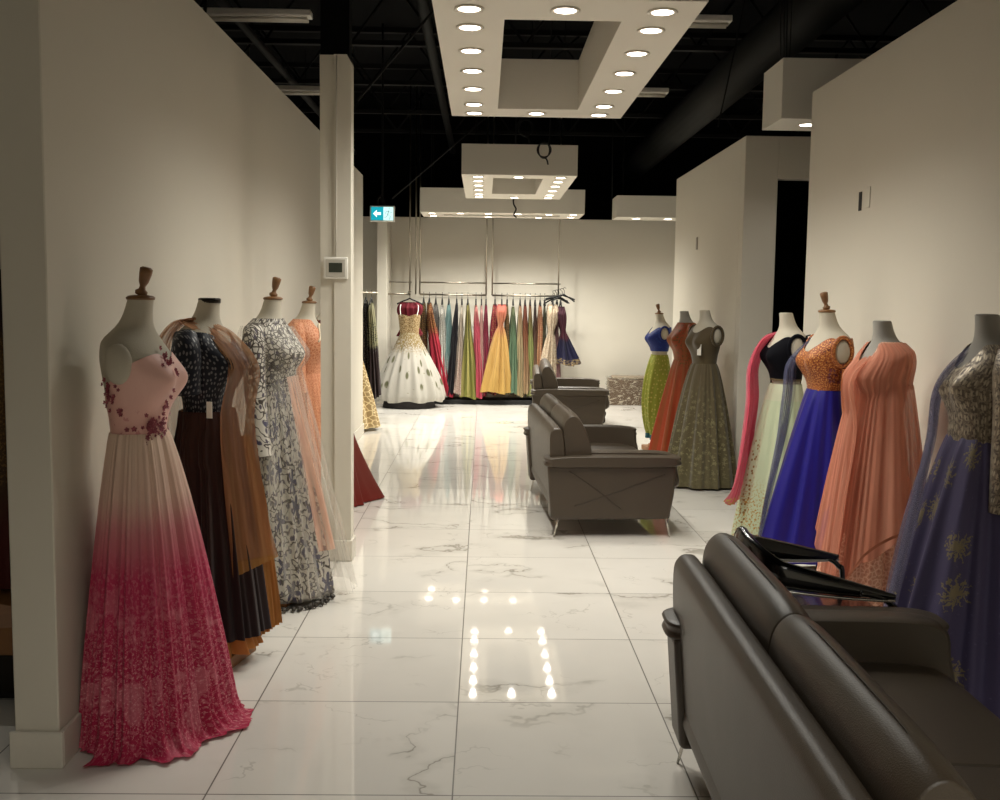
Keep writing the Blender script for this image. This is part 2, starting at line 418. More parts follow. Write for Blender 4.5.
# ------------------------------------------------------------------ open ceiling: joists, duct, pipes, strip lights
for k, y in enumerate((4.2, 6.9, 9.2, 11.2, 13.2, 15.2, 16.9)):
    t = thing('steel_joist', 'dark open web steel joist spanning the black ceiling', 'ceiling joist', (0, y, 0), 0, 'steel joists under the ceiling deck')
    G().box((-6.9, -.04, 4.84), (6.3, .04, 4.9)).build('top_chord', M['steel'], t, smooth=False)
    G().box((-6.9, -.04, 4.22), (6.3, .04, 4.27)).build('bottom_chord', M['steel'], t, smooth=False)
    g = G(); x = -6.8; n = 0
    while x < 6:
        g.tube([(x, 0, 4.25 if n % 2 == 0 else 4.86), (x+.45, 0, 4.86 if n % 2 == 0 else 4.25)], .014, 5); x += .45; n += 1
    g.build('web', M['steel'], t)
def simple_tube(name, pts, r, mat, label, cat, n=8, group=None, sm=0):
    if sm: pts = smoothpts(pts, sm)
    return tag(G().tube(pts, r, n).build(name, mat), label, cat, group)
simple_tube('air_duct', [(2.6, 3, 3.98), (2.6, 18.6, 3.98)], .22, M['duct'], 'round dark air duct running along the ceiling on the right', 'duct', 20)
simple_tube('ceiling_pipe', [(-.55, 3, 4.1), (-.55, 18, 4.1)], .05, M['duct'], 'dark pipe running lengthwise right of the white column', 'pipe', 12)
simple_tube('ceiling_pipe', [(-2.2, 3, 4.05), (-2.2, 18, 4.05)], .04, M['steel'], 'thin dark pipe running lengthwise above the left wall', 'pipe', 10)
simple_tube('ceiling_brace', [(-1.1, 9.2, 3.3), (.1, 9.2, 4.7)], .012, M['steel'], 'thin diagonal steel brace right of the column top', 'brace', 6)
simple_tube('sign_brace', [(-1.15, 13.2, 2.85), (1.2, 13.2, CZ)], .012, M['steel'], 'thin diagonal brace rising right from the exit sign', 'brace', 6)
def strip(x0, x1, y, label):
    t = thing('strip_light', label, 'ceiling light', ((x0+x1)/2, y, 3.9)); h = (x1-x0)/2
    G().box((-h, -.07, 0), (h, .07, .05)).build('housing', M['white'], t, bevel=.006)
    for dy in (-.035, .035): G().tube([(-h+.03, dy, -.02), (h-.03, dy, -.02)], .014, 10).build('fluorescent_tube', plain('unlit_tube', 'd8d2c4', .3), t)
    for x in (-h+.2, h-.2): G().tube([(x, 0, .05), (x, 0, CZ-3.9)], .003, 5).build('hanger_wire', M['steel'], t)
strip(-2.55, -1.44, 8.9, 'unlit strip light hanging above the left wall, nearest one')
strip(-2.6, -1.6, 12.0, 'unlit strip light partly behind the white column top')
strip(.9, 2.0, 8.85, 'unlit strip light behind the right side of the large light box')
strip(.95, 2.0, 11.8, 'small unlit strip light right of the large light box corner')
for k, (x, y, z0) in enumerate(((2.16, 7.9, 3.42), (2.2, 7.95, 3.42), (2.24, 8.0, 3.4))):
    simple_tube('hanging_cable', [(x, y, z0-.35 if k == 2 else z0), (x-.02, y, 4.0), (x+.01, y, CZ)], .006, M['steel'], 'thin grey cable hanging beside the soffit over the recess', 'cable', 6, 'cables beside the recess soffit')
simple_tube('hanging_cable', [(2.05, 8.1, CZ), (1.95, 8.1, 4.0), (1.78, 8.1, 3.05), (1.76, 8.1, 2.95)], .006, M['steel'], 'thin cable slanting down left of the recess soffit', 'cable', 6, sm=16)
simple_tube('hanging_cable', [(-2.05, 8, CZ), (-2.06, 8, 4.0), (-2.1, 8, 3.6), (-2.25, 8, 3.5)], .014, M['duct'], 'grey cable bending outward above the left wall', 'cable', 6, sm=16)
simple_tube('hanging_wire', [(1.9, 15.9, 3.16), (1.88, 15.9, CZ)], .008, M['duct'], 'thin wire above the soffit over the wrapped carton', 'wire', 6)
def coil(x, y, z, R, mat, label, drop=0):
    g = G()
    for k in range(3):
        g.tube([(x+(R-.008*k)*sin(a), y+.01*k, z+(R+.006*k)*cos(a)) for a in [i*2*pi/24 for i in range(25)]], .0075, 6, cap=False)
    g.tube(smoothpts([(x+R*.5, y, z+R*.8), (x+R*.8, y, z+.3), (x+R*.7, y, CZ)], 10), .006, 6)
    g.tube(smoothpts([(x, y, z-R), (x+.03, y-.01, z-R-.03), (x+.045, y, z-R-.08)], 8), .009, 6)
    tag(g.build('cable_coil', mat), label, 'cable coil')
coil(.63, 11.5, 3.23, .075, M['blk'], 'black coiled cable hanging in front of the middle light box')
coil(.42, 11.3, 3.43, .08, M['duct'], 'grey coiled cable above the middle light box')
simple_tube('dangling_cable', [(.42, 15.0, CZ), (.42, 15.0, 3.3), (.4, 15.0, 3.0), (.44, 15.0, 2.9), (.41, 15.0, 2.82), (.45, 15.0, 2.78)], .012, M['blk'], 'short black cable dangling from the wide back light box', 'cable', 6, sm=20)

# exit sign
t = thing('exit_sign', 'glowing teal exit sign with arrow and running figure hanging left of the aisle', 'exit sign', (-1.25, 13.0, 2.645))
G().box((-.15, -.03, -.095), (.15, .03, .095)).build('housing', M['white'], t, bevel=.005)
G().box((-.135, -.033, -.08), (.015, -.03, .08)).build('arrow_panel', glow('sign_teal', '1a9fae', 1.1), t, smooth=False)
G().box((.015, -.033, -.08), (.135, -.03, .08)).build('figure_panel', glow('sign_white', 'c9f2ee', 1.2), t, smooth=False)
wg = glow('sign_arrow_white', 'e8ffff', 1.5)
G().add([(-.11, -.035, 0), (-.065, -.035, .045), (-.065, -.035, .016), (-.015, -.035, .016), (-.015, -.035, -.016), (-.065, -.035, -.016), (-.065, -.035, -.045)], [tuple(range(7))[::-1]]).build('arrow', wg, t, smooth=False)
g = G(); q = -.036
g.lathe([(.001, 0), (.012, 0.0)], 10, (0, 0, 0)); g.v = []; g.f = []; g.uv = []
def fig(pts, r): g.tube([(x, q, z) for x, z in pts], r, 6, flat=.15)
fig([(.085, .066), (.086, .05)], .016); fig([(.08, .036), (.068, -.012)], .02); fig([(.072, -.012), (.10, -.034), (.088, -.07)], .012)
fig([(.07, -.012), (.052, -.04), (.028, -.045)], .012); fig([(.08, .032), (.108, .01), (.122, .022)], .009); fig([(.078, .03), (.048, .022), (.038, -.004)], .009)
g.build('running_figure', glow('sign_teal_figure', '0a5f6d', .5), t)
G().tube(smoothpts([(-.05, 0, .095), (-.06, 0, .17), (-.02, 0, .22), (0, 0, .3), (0, 0, CZ-2.645)], 20), .012, 8).build('conduit', M['steel'], t)
G().tube(smoothpts([(.03, 0, .095), (.02, 0, .16), (-.01, 0, .22)], 10), .01, 8).build('flex_cable', M['steel'], t)
# wall electrics
t = thing('switch_box', 'empty black switch box opening high on the right wall', 'switch', (RX, 6.26, 2.22))
G().box((-.004, -.022, -.055), (.0, .022, .055)).build('recess', M['blk'], t, smooth=False)
o = G().box((RX-.006, 6.1, 2.17), (RX, 6.17, 2.29)).build('blank_cover_plate', M['wall'], bevel=.003); tag(o, 'blank cover plate beside the black switch box, right wall', 'cover plate')
o = G().box((2.232, 11.1, 2.17), (2.24, 11.17, 2.30)).build('slotted_plate', plain('grey_plate', '8a8173', .5), bevel=.002); tag(o, 'narrow grey slot plate on the wall above the olive gown', 'cover plate')

# ------------------------------------------------------------------ dress forms and garments
FORM = [  # z, cx, rx(depth), ry(side)
 (.70, 0, .09, .12), (.80, -.004, .10, .135), (.90, -.004, .102, .142), (1.0, -.002, .096, .13), (1.10, 0, .084, .112), (1.18, .002, .090, .122), (1.25, .005, .104, .142),
 (1.32, .006, .114, .158), (1.38, -.004, .110, .168), (1.42, -.012, .100, .166), (1.455, -.018, .090, .14), (1.485, -.012, .074, .088), (1.51, -.004, .060, .064), (1.55, .006, .049, .051), (1.60, .016, .043, .046)]
def form_pt(z, a, off=0.0):
    zz = max(FORM[0][0], min(FORM[-1][0], z)); i = 0
    while i < len(FORM)-2 and FORM[i+1][0] < zz: i += 1
    A, B = FORM[i], FORM[i+1]; f = (zz-A[0])/(B[0]-A[0])
    Pm, Pn = FORM[max(i-1, 0)], FORM[min(i+2, len(FORM)-1)]
    def c(k):
        m1 = (B[k]-Pm[k])/(B[0]-Pm[0])*(B[0]-A[0]); m2 = (Pn[k]-A[k])/(Pn[0]-A[0])*(B[0]-A[0])
        return (2*f**3-3*f**2+1)*A[k]+(f**3-2*f**2+f)*m1+(-2*f**3+3*f**2)*B[k]+(f**3-f**2)*m2
    cx, rx, ry = c(1), c(2), c(3); e = 2/2.25
    x = (rx+off)*math.copysign(abs(cos(a))**e, cos(a)); y = (ry+off)*math.copysign(abs(sin(a))**e, sin(a))
    if cos(a) > 0:
        b = 0
        for s in (-1, 1): b += math.exp(-((y-s*.076)/.058)**2-((z-1.315)/.07)**2)
        x += .043*b*min(1, cos(a)*2)
    return Vector((cx+x, y, z))
def torso(parent, mat, z0=.86, z1=1.60):
    g = G(); nu, nv = 48, 44
    g.grid(lambda i, j: (form_pt(z0+(z1-z0)*j/nv, 2*pi*i/nu), (i/nu, z0+(z1-z0)*j/nv)), nu, nv)
    # caps
    k = len(g.v); g.add([form_pt(z1, 2*pi*i/24) for i in range(24)], [tuple(range(24))]); g.add([form_pt(z0, 2*pi*i/24) for i in range(24)], [tuple(range(24))[::-1]])
    return g.build('torso', mat, parent)
def arm_cap(parent, side, mat):
    g = G(); n, mm = 20, 8
    V = []; c = (-.006, side*.158, 1.375)
    def P(i, j):
        ph = pi/2*j/mm; a = 2*pi*i/n
        return Vector((c[0]+.050*cos(a)*cos(ph), c[1]+side*.032*sin(ph), c[2]+.072*sin(a)*cos(ph))), (0, 0)
    g.grid(P, n, mm, flip=side < 0)
    return g.build('arm_cap', mat, parent)
def top_hardware(parent, kind):
    c = Vector((.016, 0, 1.60))
    if kind == 'wood':
        G().lathe([(.03, -.004), (.049, -.002), (.051, .006), (.043, .012), (.025, .015)], 28, c).build('neck_cap', M['wood'], parent)
        g = G().lathe([(.012, 0), (.02, .004), (.022, .016), (.012, .024), (.01, .034), (.017, .05), (.022, .08), (.023, .098), (.015, .104)], 20)
        o = g.build('finial', M['wood'], parent); o.location = c+Vector((0, 0, .013)); o.rotation_euler = (0, radians(14), 0)
    elif kind == 'metal':
        G().lathe([(.035, -.02), (.047, -.018), (.048, 0), (.04, .004), (.01, .004)], 28, c).build('neck_cap', M['darkmetal'], parent)
    else:
        G().lathe([(.038, -.004), (.045, 0), (.038, .005), (.01, .006)], 28, c).build('neck_cap', M['linen'] if kind == 'linen' else M['linen_grey'], parent)
def stand(parent, block=True):
    G().tube([(0, 0, .05), (0, 0, .7)], .016, 12).build('pole', M['darkmetal'], parent)
    if block: G().box((-.15, -.15, 0), (.15, .15, .055)).build('base_block', M['block'], parent, bevel=.005)
    else: G().lathe([(.15, 0), (.15, .01), (.03, .02), (.016, .06)], 28).build('base_plate', M['darkmetal'], parent)
def const(v): return lambda a: v
def wrap(name, parent, mat, zb, zt, off=.006, nu=64, nv=26, wrinkle=.0, seed=0, us=.16, a0=0, a1=2*pi):
    """close fitting cloth on the form; zb(a), zt(a)"""
    zb = const(zb) if not callable(zb) else zb; zt = const(zt) if not callable(zt) else zt
    rnd = random.Random(seed); ph = [rnd.uniform(0, 6.28) for _ in range(4)]
    g = G()
    def P(i, j):
        a = a0+(a1-a0)*i/nu; z = zb(a)+(zt(a)-zb(a))*j/nv
        o = (off(z) if callable(off) else off)+wrinkle*(sin(9*a+30*z+ph[0])*.5+sin(17*a-22*z+ph[1])*.5)
        return form_pt(z, a, o), (a*us, z)
    g.grid(P, nu, nv)
    return g.build(name, mat, parent)
def drape(name, parent, mat, ztop, zhem, R, c=(0, 0), off=.01, n=22, amp=.02, p=1.0, seed=0, nu=220, nv=44, a0=0.0, a1=2*pi, us=.3, topfold=.12, hug=.88, twist=0, ridge=False, wall=.205, pool=0):
    """hanging cloth (skirt, cape) from the form at ztop to a hem ring; R(a), zhem(a) callables"""
    zt = ztop if callable(ztop) else const(ztop); zh = zhem if callable(zhem) else const(zhem); Rf = R if callable(R) else const(R)
    rnd = random.Random(seed)
    comp = []
    for q in range(9):
        k1 = max(2, int(round(n*(.45+1.7*(q/8)**1.3)+rnd.uniform(-1.5, 1.5)))); comp.append((k1, rnd.uniform(0, 6.28), (1.0 if q in (2, 3) else .6)/(1+.1*q), rnd.uniform(-1, 1)))
    nrm_ = sum(c_[2] for c_ in comp)*.42
    def fold(a, s):
        f = sum(A_*sin(k1*a+p_+d_*s) for k1, p_, A_, d_ in comp)/nrm_
        return 1-abs(f)**.8*1.3 if ridge else f
    g = G()
    def P(i, j):
        a = a0+(a1-a0)*i/nu; s = j/nv
        z = zt(a)+(zh(a)-zt(a))*s
        A = form_pt(zt(a), a, off); rr = Rf(a)
        if wall and cos(a) < 0: rr = min(rr, wall/max(-cos(a), .3))
        pl_ = max(0, (s-.93)/.07) if pool else 0
        rr += pool*pl_**1.5*(1+.4*sin(7*a+1)+.15*sin(17*a))*(.25 if cos(a) < -.2 else 1)
        B = Vector((c[0]+rr*cos(a+twist), c[1]+rr*sin(a+twist), 0))
        k = s**p
        if pl_: z = max(.01, z-.045*pl_)+.012*pl_*(1+sin(23*a+4*pl_))*(1-pl_*.6)
        q = Vector((A.x+(B.x-A.x)*k, A.y+(B.y-A.y)*k, z))
        if z > hug:
            h = form_pt(z, a, off)
            if hypot(h.x, h.y) > hypot(q.x, q.y): q = h.lerp(q, max(0, 1-(z-hug)/.12)*.5)
        d = Vector((cos(a), sin(a), 0)); q += d*amp*fold(a, s)*(topfold+(1-topfold)*min(1, s*1.4))
        q.z = max(q.z, .006)
        return q, (a*us, z)
    g.grid(P, nu, nv)
    return g.build(name, mat, parent)
def ribbon(name, parent, mat, pts, half, nu=70, nv=22, pleat=5, amp=.01, seed=0, hemwave=0):
    """a strip of cloth: centre line pts, half-width vectors half (same count)"""
    rnd = random.Random(seed); ph = rnd.uniform(0, 6.28); g = G()
    def P(i, j):
        t = j/nu; u = i/nv*2-1
        c = catmull(pts, t); h = catmull(half, t); T = (catmull(pts, min(1, t+.02))-catmull(pts, max(0, t-.02)))
        nrm = T.cross(h)
        if nrm.length > 1e-9: nrm.normalize()
        w_ = amp*min(1, h.length/.05)
        q = c+h*u+nrm*(w_*sin(pleat*pi*u+ph+1.5*sin(3*t+ph))+w_*.5*sin(pleat*2.3*u+5*t))
        if hemwave: q.z += hemwave*t*sin(3*u+ph)
        return q, (u*h.length+.5, q.z)
    g.grid(P, nv, nu)
    return g.build(name, mat, parent)
def sleeve(parent, mat, side, pts, rad, name='sleeve'):
    P = [(x, side*y, z) for x, y, z in pts]
    R = [catmull([(r, 0) for r in rad], i/16)[0] for i in range(17)]
    g = G().tube(smoothpts(P, 16), R, 18, cap=False)
    return g.build(name, mat, parent)
def flower_cluster(parent, mat, spots, name='floral_applique', seed=1, off=.012):
    rnd = random.Random(seed); g = G()
    for (a, z, sa, sz, cnt) in spots:
        for _ in range(cnt):
            aa = a+rnd.gauss(0, sa); z2 = z+rnd.gauss(0, sz); c = form_pt(z2, aa, off); nrm = Vector((cos(aa), sin(aa)*.8, .1)).normalized()
            t1 = nrm.cross(Vector((0, 0, 1))).normalized(); t2 = nrm.cross(t1); r = rnd.uniform(.005, .011); n0 = rnd.uniform(0, 6)
            for k in range(5):
                b = n0+k*2*pi/5
                d = t1*cos(b)+t2*sin(b); e = t1*cos(b+1.57)+t2*sin(b+1.57)
                g.add([c, c+d*r*.6+e*r*.4+nrm*.004, c+d*r*1.1+nrm*.006, c+d*r*.6-e*r*.4+nrm*.004], [(0, 1, 2, 3)], [(0, z2)]*4)
    return g.build(name, mat, parent, smooth=False)
def price_tag(parent, p, s=.03):
    x, y, z = p; return G().box((x-.003, y-.003, z-s), (x+s, y+.003, z+s*.5)).build('price_tag', M['tagpaper'], parent, smooth=False)

def bump_a(a, a0, w):  # angular bump
    d = (a-a0+pi) % (2*pi)-pi; return math.exp(-(d/w)**2)

# ---- 1 pink ombre gown (left wall, nearest)
t = thing('dress_form', 'dress form in a strapless blush gown fading to deep pink at the floor', 'mannequin', (-1.245, 3.80, 0), radians(-3), s=.998)
torso(t, M['linen']); top_hardware(t, 'wood'); stand(t)
arm_cap(t, -1, M['linen']); arm_cap(t, 1, M['linen'])
blush = fabric('blush_satin', [(1.1, 'dca79c'), (1.3, 'e6b8ac')], [dict(k='noise', s=26, r=.62, c='c98583', z=(1.0, 1.2), f=.05)], rough=.5)
wrap('bodice', t, blush, 1.09, lambda a: 1.37+.045*cos(a)-.14*bump_a(a, pi, 1.1)-.03*bump_a(a, 0, .25), off=.006)
rose = plain('rose_applique', 'a34a58', .7, noise=.4, bscale=60)
for k, sp_ in enumerate([(-.25, 1.375, .12, .022, 26), (-.5, 1.15, .28, .03, 64), (-1.95, 1.27, .16, .03, 26), (-.35, 1.24, .10, .03, 10)]): flower_cluster(t, rose, [sp_], seed=k+1)
pink = fabric('pink_ombre_chiffon', [(.0, 'b02248'), (.35, 'b52a50'), (.62, 'c0375c'), (.78, 'd08488'), (.9, 'e3bfae'), (1.12, 'ecd0bb')],
    [dict(k='noise', s=80, ay=.7, r=.54, c='cf6f80', z=(0, .74), f=.14, o=.7), dict(k='noise', s=7, r=.56, c='dc8592', z=(.0, .6), f=.2, o=.5), dict(k='noise', s=110, r=.58, c='e2a0a4', z=(.0, .45), f=.16, o=.8)], rough=.62, trans=.12)
drape('skirt', t, pink, 1.125, lambda a: .012+.0*a, lambda a: .255+.10*bump_a(a, .5, .45)+.02*bump_a(a, -1.2, .6)-.03*bump_a(a, pi, .9), c=(-.005, 0), off=.008, n=34, amp=.011, p=.78, pool=.06, wall=.17, seed=3, topfold=.25, nu=480, nv=60)
# ---- 2 navy blouse with brown skirt and orange net stole
t = thing('dress_form', 'dress form in a dotted navy blouse and dark skirt with orange net stole', 'mannequin', (-1.2, 4.58, 0), radians(-12), s=1.0)
torso(t, M['linen']); top_hardware(t, 'metal'); stand(t)
navy = fabric('navy_dotted_silk', '12141f', [dict(k='dots', s=58, ay=.7, r=.24, rand=.6, c='6f6e6e', warp=.5)], rough=.5, metal_pat=.3)
wrap('blouse', t, navy, 1.1, lambda a: 1.46-.05*bump_a(a, 0, .5), off=.008, wrinkle=.002)
for s in (-1, 1): sleeve(t, navy, s, [(-.02, .135, 1.445), (-.005, .175, 1.38), (.0, .18, 1.28), (.005, .175, 1.2)], [.045, .062, .056, .05])
brown = fabric('dark_brown_net', [(.0, '20161a'), (.5, '2c1c1a'), (1.1, '3a2119')], [dict(k='band', c='a58a5a', z=(.1, .135), f=.004), dict(k='band', c='2d2238', z=(.0, .1), f=.01)], rough=.7, sheen=.1)
drape('skirt', t, brown, 1.12, .14, lambda a: .215+.02*bump_a(a, 0, .7), c=(.015, 0), off=.024, n=20, amp=.02, p=.9, seed=5, nu=320)
und = fabric('orange_underskirt', 'b8763d', rough=.6)
drape('underskirt', t, und, .4, .07, .205, c=(.01, 0), off=.0, n=18, amp=.02, p=1, seed=8, hug=9)
onet = fabric('orange_net', [(.0, 'c4874e'), (.4, 'c48a5c'), (1.45, 'd49c78')], [dict(k='band', c='c08a40', z=(.40, .48), f=.01, o=.7), dict(k='stripe', s=60, r=.8, c='d9a878', o=.4)], rough=.8, alpha=.5, sheen=.1, trans=.25, spec=.03)
ribbon('net_stole', t, onet, [(-.07, .06, 1.5), (-.02, -.06, 1.5), (.10, -.06, 1.44), (.195, -.05, 1.31), (.17, -.06, 1.1), (.185, -.05, .85), (.21, -.04, .62), (.235, -.03, .44)],
       [(.03, .03, 0), (.05, .05, 0), (.04, .05, .01), (.05, .05, .0), (.05, .06, 0), (.055, .07, 0), (.06, .08, 0), (.065, .09, .03)], pleat=11, amp=.008, seed=4)
op = fabric('orange_silk', [(0, 'b9793c'), (1, 'c08a52')], rough=.6)
ribbon('orange_panel', t, op, [(.13, .07, 1.0), (.18, .08, .75), (.215, .09, .45), (.24, .1, .12)], [(.02, .03, 0), (.03, .04, 0), (.03, .05, 0), (.03, .06, .02)], pleat=7, amp=.01, seed=14)
ribbon('net_stole_back', t, onet, [(.0, -.05, 1.515), (-.08, -.07, 1.49), (-.14, -.08, 1.38), (-.14, -.1, 1.1), (-.13, -.13, .8), (-.12, -.16, .55), (-.12, -.17, .42)],
       [(.03, .02, 0), (.03, .04, 0), (.03, .06, .01), (.05, .06, .0), (.06, .07, 0), (.08, .08, 0), (.09, .08, .02)], pleat=9, amp=.008, seed=7)
G().box((.075, -.16, 1.10), (.10, -.157, 1.17)).build('price_tag', M['tagpaper'], t, smooth=False)
# ---- 3 grey embroidered anarkali with net veil
t = thing('dress_form', 'dress form in a floor length silver gown with dark floral embroidery and veil', 'mannequin', (-1.12, 5.55, 0), radians(-14), s=1.0)
torso(t, M['linen']); top_hardware(t, 'wood'); stand(t)
def silver(name, dense=1):
    return fabric(name, [(0, 'c9c3b7'), (1.5, 'cfc9bd')], [
    dict(k='vines', s=20, r=.045, c='4b433d', warp=1.2), dict(k='dots', s=26, ay=.6, r=.2, rand=.8, c='57505c', warp=.5),
    dict(k='flower', s=7.5, ay=.62, r=.30, n=5, rand=.6, c='4c4a60', z=(-1, 1.2)), dict(k='noise', s=55, r=.63, c='3c3836', z=(.0, .24), f=.03),
    dict(k='lace', s=40, r=.14, c='524b45', z=(1.12, 1.6), warp=.6), dict(k='band', c='4d4640', z=(.0, .045), f=.006, o=.7)], rough=.6)
sv = silver('silver_embroidered_silk')
wrap('bodice', t, sv, 1.12, 1.5, off=.01, wrinkle=.002)
for s in (-1, 1): sleeve(t, sv, s, [(-.02, .125, 1.45), (-.01, .175, 1.38), (.0, .19, 1.2), (.02, .2, .98), (.04, .205, .8)], [.04, .06, .056, .052, .062])
drape('skirt', t, sv, 1.16, lambda a: .03, lambda a: .235+.05*bump_a(a, 0.3, .7), c=(.015, 0), off=.012, n=13, amp=.026, p=.95, seed=12, nu=320)
veil = fabric('white_net_veil', 'd8d2c6', [dict(k='noise', s=50, r=.6, c='6f675d', z=(0.0, .06), f=.01)], rough=.7, alpha=.2, sheen=.1, spec=.1)
drape('veil', t, veil, 1.46, lambda a: .05+.14*(1-cos(a))*.5, lambda a: .27+.14*bump_a(a, .3, .7), c=(.03, -.0), off=.03, n=9, amp=.035, p=1.1, seed=15, nu=300, us=.35)
lin_o = fabric('peach_net_layer', 'dda98d', rough=.6, alpha=.5, sheen=.3)
drape('peach_layer', t, lin_o, 1.2, .3, lambda a: .30, c=(.04, 0), off=.03, n=8, amp=.02, p=1.0, seed=16, a0=-.4, a1=1.2, nu=90, us=.35)
g = G(); rnd = random.Random(4)
for k in range(60):
    a = -1.2+k*.035; x = .27*cos(a)+.04; y = .27*sin(a)
    g.lathe([(.001, -.012), (.012, 0), (.001, .012)], 6, (x+rnd.uniform(-.02, .02), y+rnd.uniform(-.02, .02), .014))
g.build('beaded_hem', plain('grey_beads', '59534c', .4, .3, noise=.6, bscale=90), t)
# ---- 4 coral lace gown
t = thing('dress_form', 'dress form in a coral lace gown just left of the white column', 'mannequin', (-1.19, 7.12, 0), radians(-10), s=.985)
torso(t, M['linen']); top_hardware(t, 'wood'); stand(t)
cor = fabric('coral_lace', [(0, 'b56b48'), (1.5, 'c07a58')], [dict(k='lace', s=46, r=.16, c='dca684', warp=.8, o=.7), dict(k='dots', s=36, r=.24, c='dca27c', o=.7)], rough=.6)
wrap('bodice', t, cor, 1.08, lambda a: 1.49-.08*bump_a(a, 0, .45), off=.01)
for s in (-1, 1): sleeve(t, cor, s, [(-.02, .125, 1.45), (-.01, .17, 1.38), (.0, .185, 1.2), (.02, .19, 1.0)], [.04, .058, .05, .045])
drape('skirt', t, cor, 1.12, .03, .26, c=(.03, 0), off=.012, n=16, amp=.02, p=.9, seed=21)
G().tube([form_pt(1.46-.12*abs(k)/8, k*.09, .016) for k in range(-8, 9)], .006, 6).build('necklace_trim', plain('cream_beads', 'e8d9bd', .4), t)
# ---- 5 red gown behind the column
t = thing('dress_form', 'dress form in a rust red gown with trailing hem, mostly behind the column', 'mannequin', (-1.2, 8.1, 0), radians(-5), s=.98)
torso(t, M['linen']); top_hardware(t, 'linen'); stand(t)
red = fabric('rust_red_silk', [(0, '6e211a'), (.2, '6e3028'), (.8, '74382f'), (1.5, '5e1a18')], rough=.45, trans=.1)
wrap('bodice', t, red, 1.08, 1.47, off=.01)
for s in (-1, 1): sleeve(t, red, s, [(-.02, .125, 1.45), (-.01, .17, 1.38), (.0, .185, 1.2), (.02, .19, 1.0)], [.04, .058, .05, .045])
drape('skirt', t, red, 1.12, .008, lambda a: .25+.36*bump_a(a, 1.0, .42), c=(.0, 0), off=.012, n=14, amp=.03, p=1.9, seed=26)
# ---- 6 cream patterned gown past the wall end
t = thing('dress_form', 'dress form in a cream and gold patterned gown past the end of the left wall', 'mannequin', (-1.66, 12.95, 0), 0, s=.98)
torso(t, M['linen']); top_hardware(t, 'wood'); stand(t)
cg = fabric('cream_gold_brocade', 'b3996e', [dict(k='dots', s=24, r=.28, c='8c3a22', rand=.4, u=(-2, .05)), dict(k='lace', s=18, r=.12, c='f0dcae', warp=.6)], rough=.5)
wrap('bodice', t, cg, 1.08, 1.47, off=.01)
drape('skirt', t, cg, 1.12, .04, .34, c=(.05, 0), off=.012, n=14, amp=.03, p=.9, seed=29)

# ---- right wall forms (facing the aisle)
# lavender
t = thing('dress_form', 'dress form in a lavender skirt with gold flowers and long sleeved silver bodice', 'mannequin', (1.95, 4.02, 0), radians(176), s=.985)
torso(t, M['linen_grey']); top_hardware(t, 'grey'); stand(t)
sb = fabric('silver_brown_embroidery', '6e6258', [dict(k='noise', s=70, r=.5, c='a89a86'), dict(k='stripe', s=170, r=.5, c='8b7d6b', o=.6), dict(k='dots', s=60, ay=.35, r=.22, c='c3b59c', rand=.5)], rough=.5, metal_pat=.25)
wrap('bodice', t, sb, 1.11, lambda a: 1.49-.10*bump_a(a, 0, .5)-.02*bump_a(a, pi, .8), off=lambda z: .012+.03*max(0, min(1, (1.3-z)/.16)))
for s in (-1, 1): sleeve(t, sb, s, [(-.02, .12, 1.46), (-.012, .175, 1.39), (-.01, .2, 1.25), (.0, .215, 1.05), (.01, .22, .86)], [.04, .064, .062, .055, .046])
lv = fabric('lavender_silk', [(0, '5a5376'), (1.2, '625b7c')], [dict(k='flower', s=4.4, ay=.95, r=.25, n=12, rand=.6, warp=.28, ws=50, c='a0926c', z=(.1, 1.3), o=.85), dict(k='noise', s=40, r=.66, c='7f7a99', z=(.1, 1.3), o=.4), dict(k='band', c='a08a58', z=(.0, .07), f=.006)], rough=.5, metal_pat=.15, trans=.08)
drape('skirt', t, lv, 1.13, .05, lambda a: .34+.05*bump_a(a, 1.0, .8), c=(.04, .02), off=.036, n=10, amp=.042, p=.82, seed=33, nu=320)
ls = fabric('lavender_net', '77728a', [dict(k='noise', s=14, r=.7, c='a39778')], rough=.7, alpha=.42, sheen=.1, spec=.1)
ribbon('net_stole', t, ls, [(-.08, .04, 1.47), (.02, -.06, 1.47), (.15, -.09, 1.32), (.19, -.05, 1.1), (.26, -.02, .8), (.33, 0, .45), (.36, .02, .2)],
       [(.03, .02, 0), (.04, .05, 0), (.04, .07, 0), (.04, .1, 0), (.04, .14, 0), (.05, .17, 0), (.05, .18, 0)], pleat=5, amp=.014, seed=3)
# peach
t = thing('dress_form', 'dress form in a peach lace gown under a sheer pointed peach cape', 'mannequin', (1.94, 5.06, 0), radians(186), s=.957)
torso(t, M['linen_grey']); top_hardware(t, 'grey'); stand(t)
pl = fabric('peach_lace', 'd59a80', [dict(k='lace', s=42, r=.16, c='eec3a6', warp=.5, o=.8), dict(k='dots', s=30, r=.2, c='b9765c', o=.7)], rough=.6)
wrap('bodice', t, pl, 1.08, lambda a: 1.5-.12*bump_a(a, 0, .4), off=.01)
drape('skirt', t, pl, 1.12, .06, .28, c=(.04, 0), off=.012, n=15, amp=.02, p=.85, seed=39)
pc = fabric('sheer_peach_chiffon', [(0, 'd98f74'), (1.5, 'e09b80')], [dict(k='stripe', s=50, r=.7, c='eab39a', o=.25)], rough=.8, alpha=.66, sheen=.1, trans=.25, spec=.03)
drape('cape', t, pc, lambda a: 1.495-.12*bump_a(a, .1, .4), lambda a: .62-.40*bump_a(a, .35, .75)-.05*bump_a(a, 1.3, .3)+.015*sin(9*a), lambda a: .26+.09*bump_a(a, 1.7, .6), c=(.03, .0), off=.022, n=24, amp=.011, p=.8, seed=40, nu=360, topfold=.05)
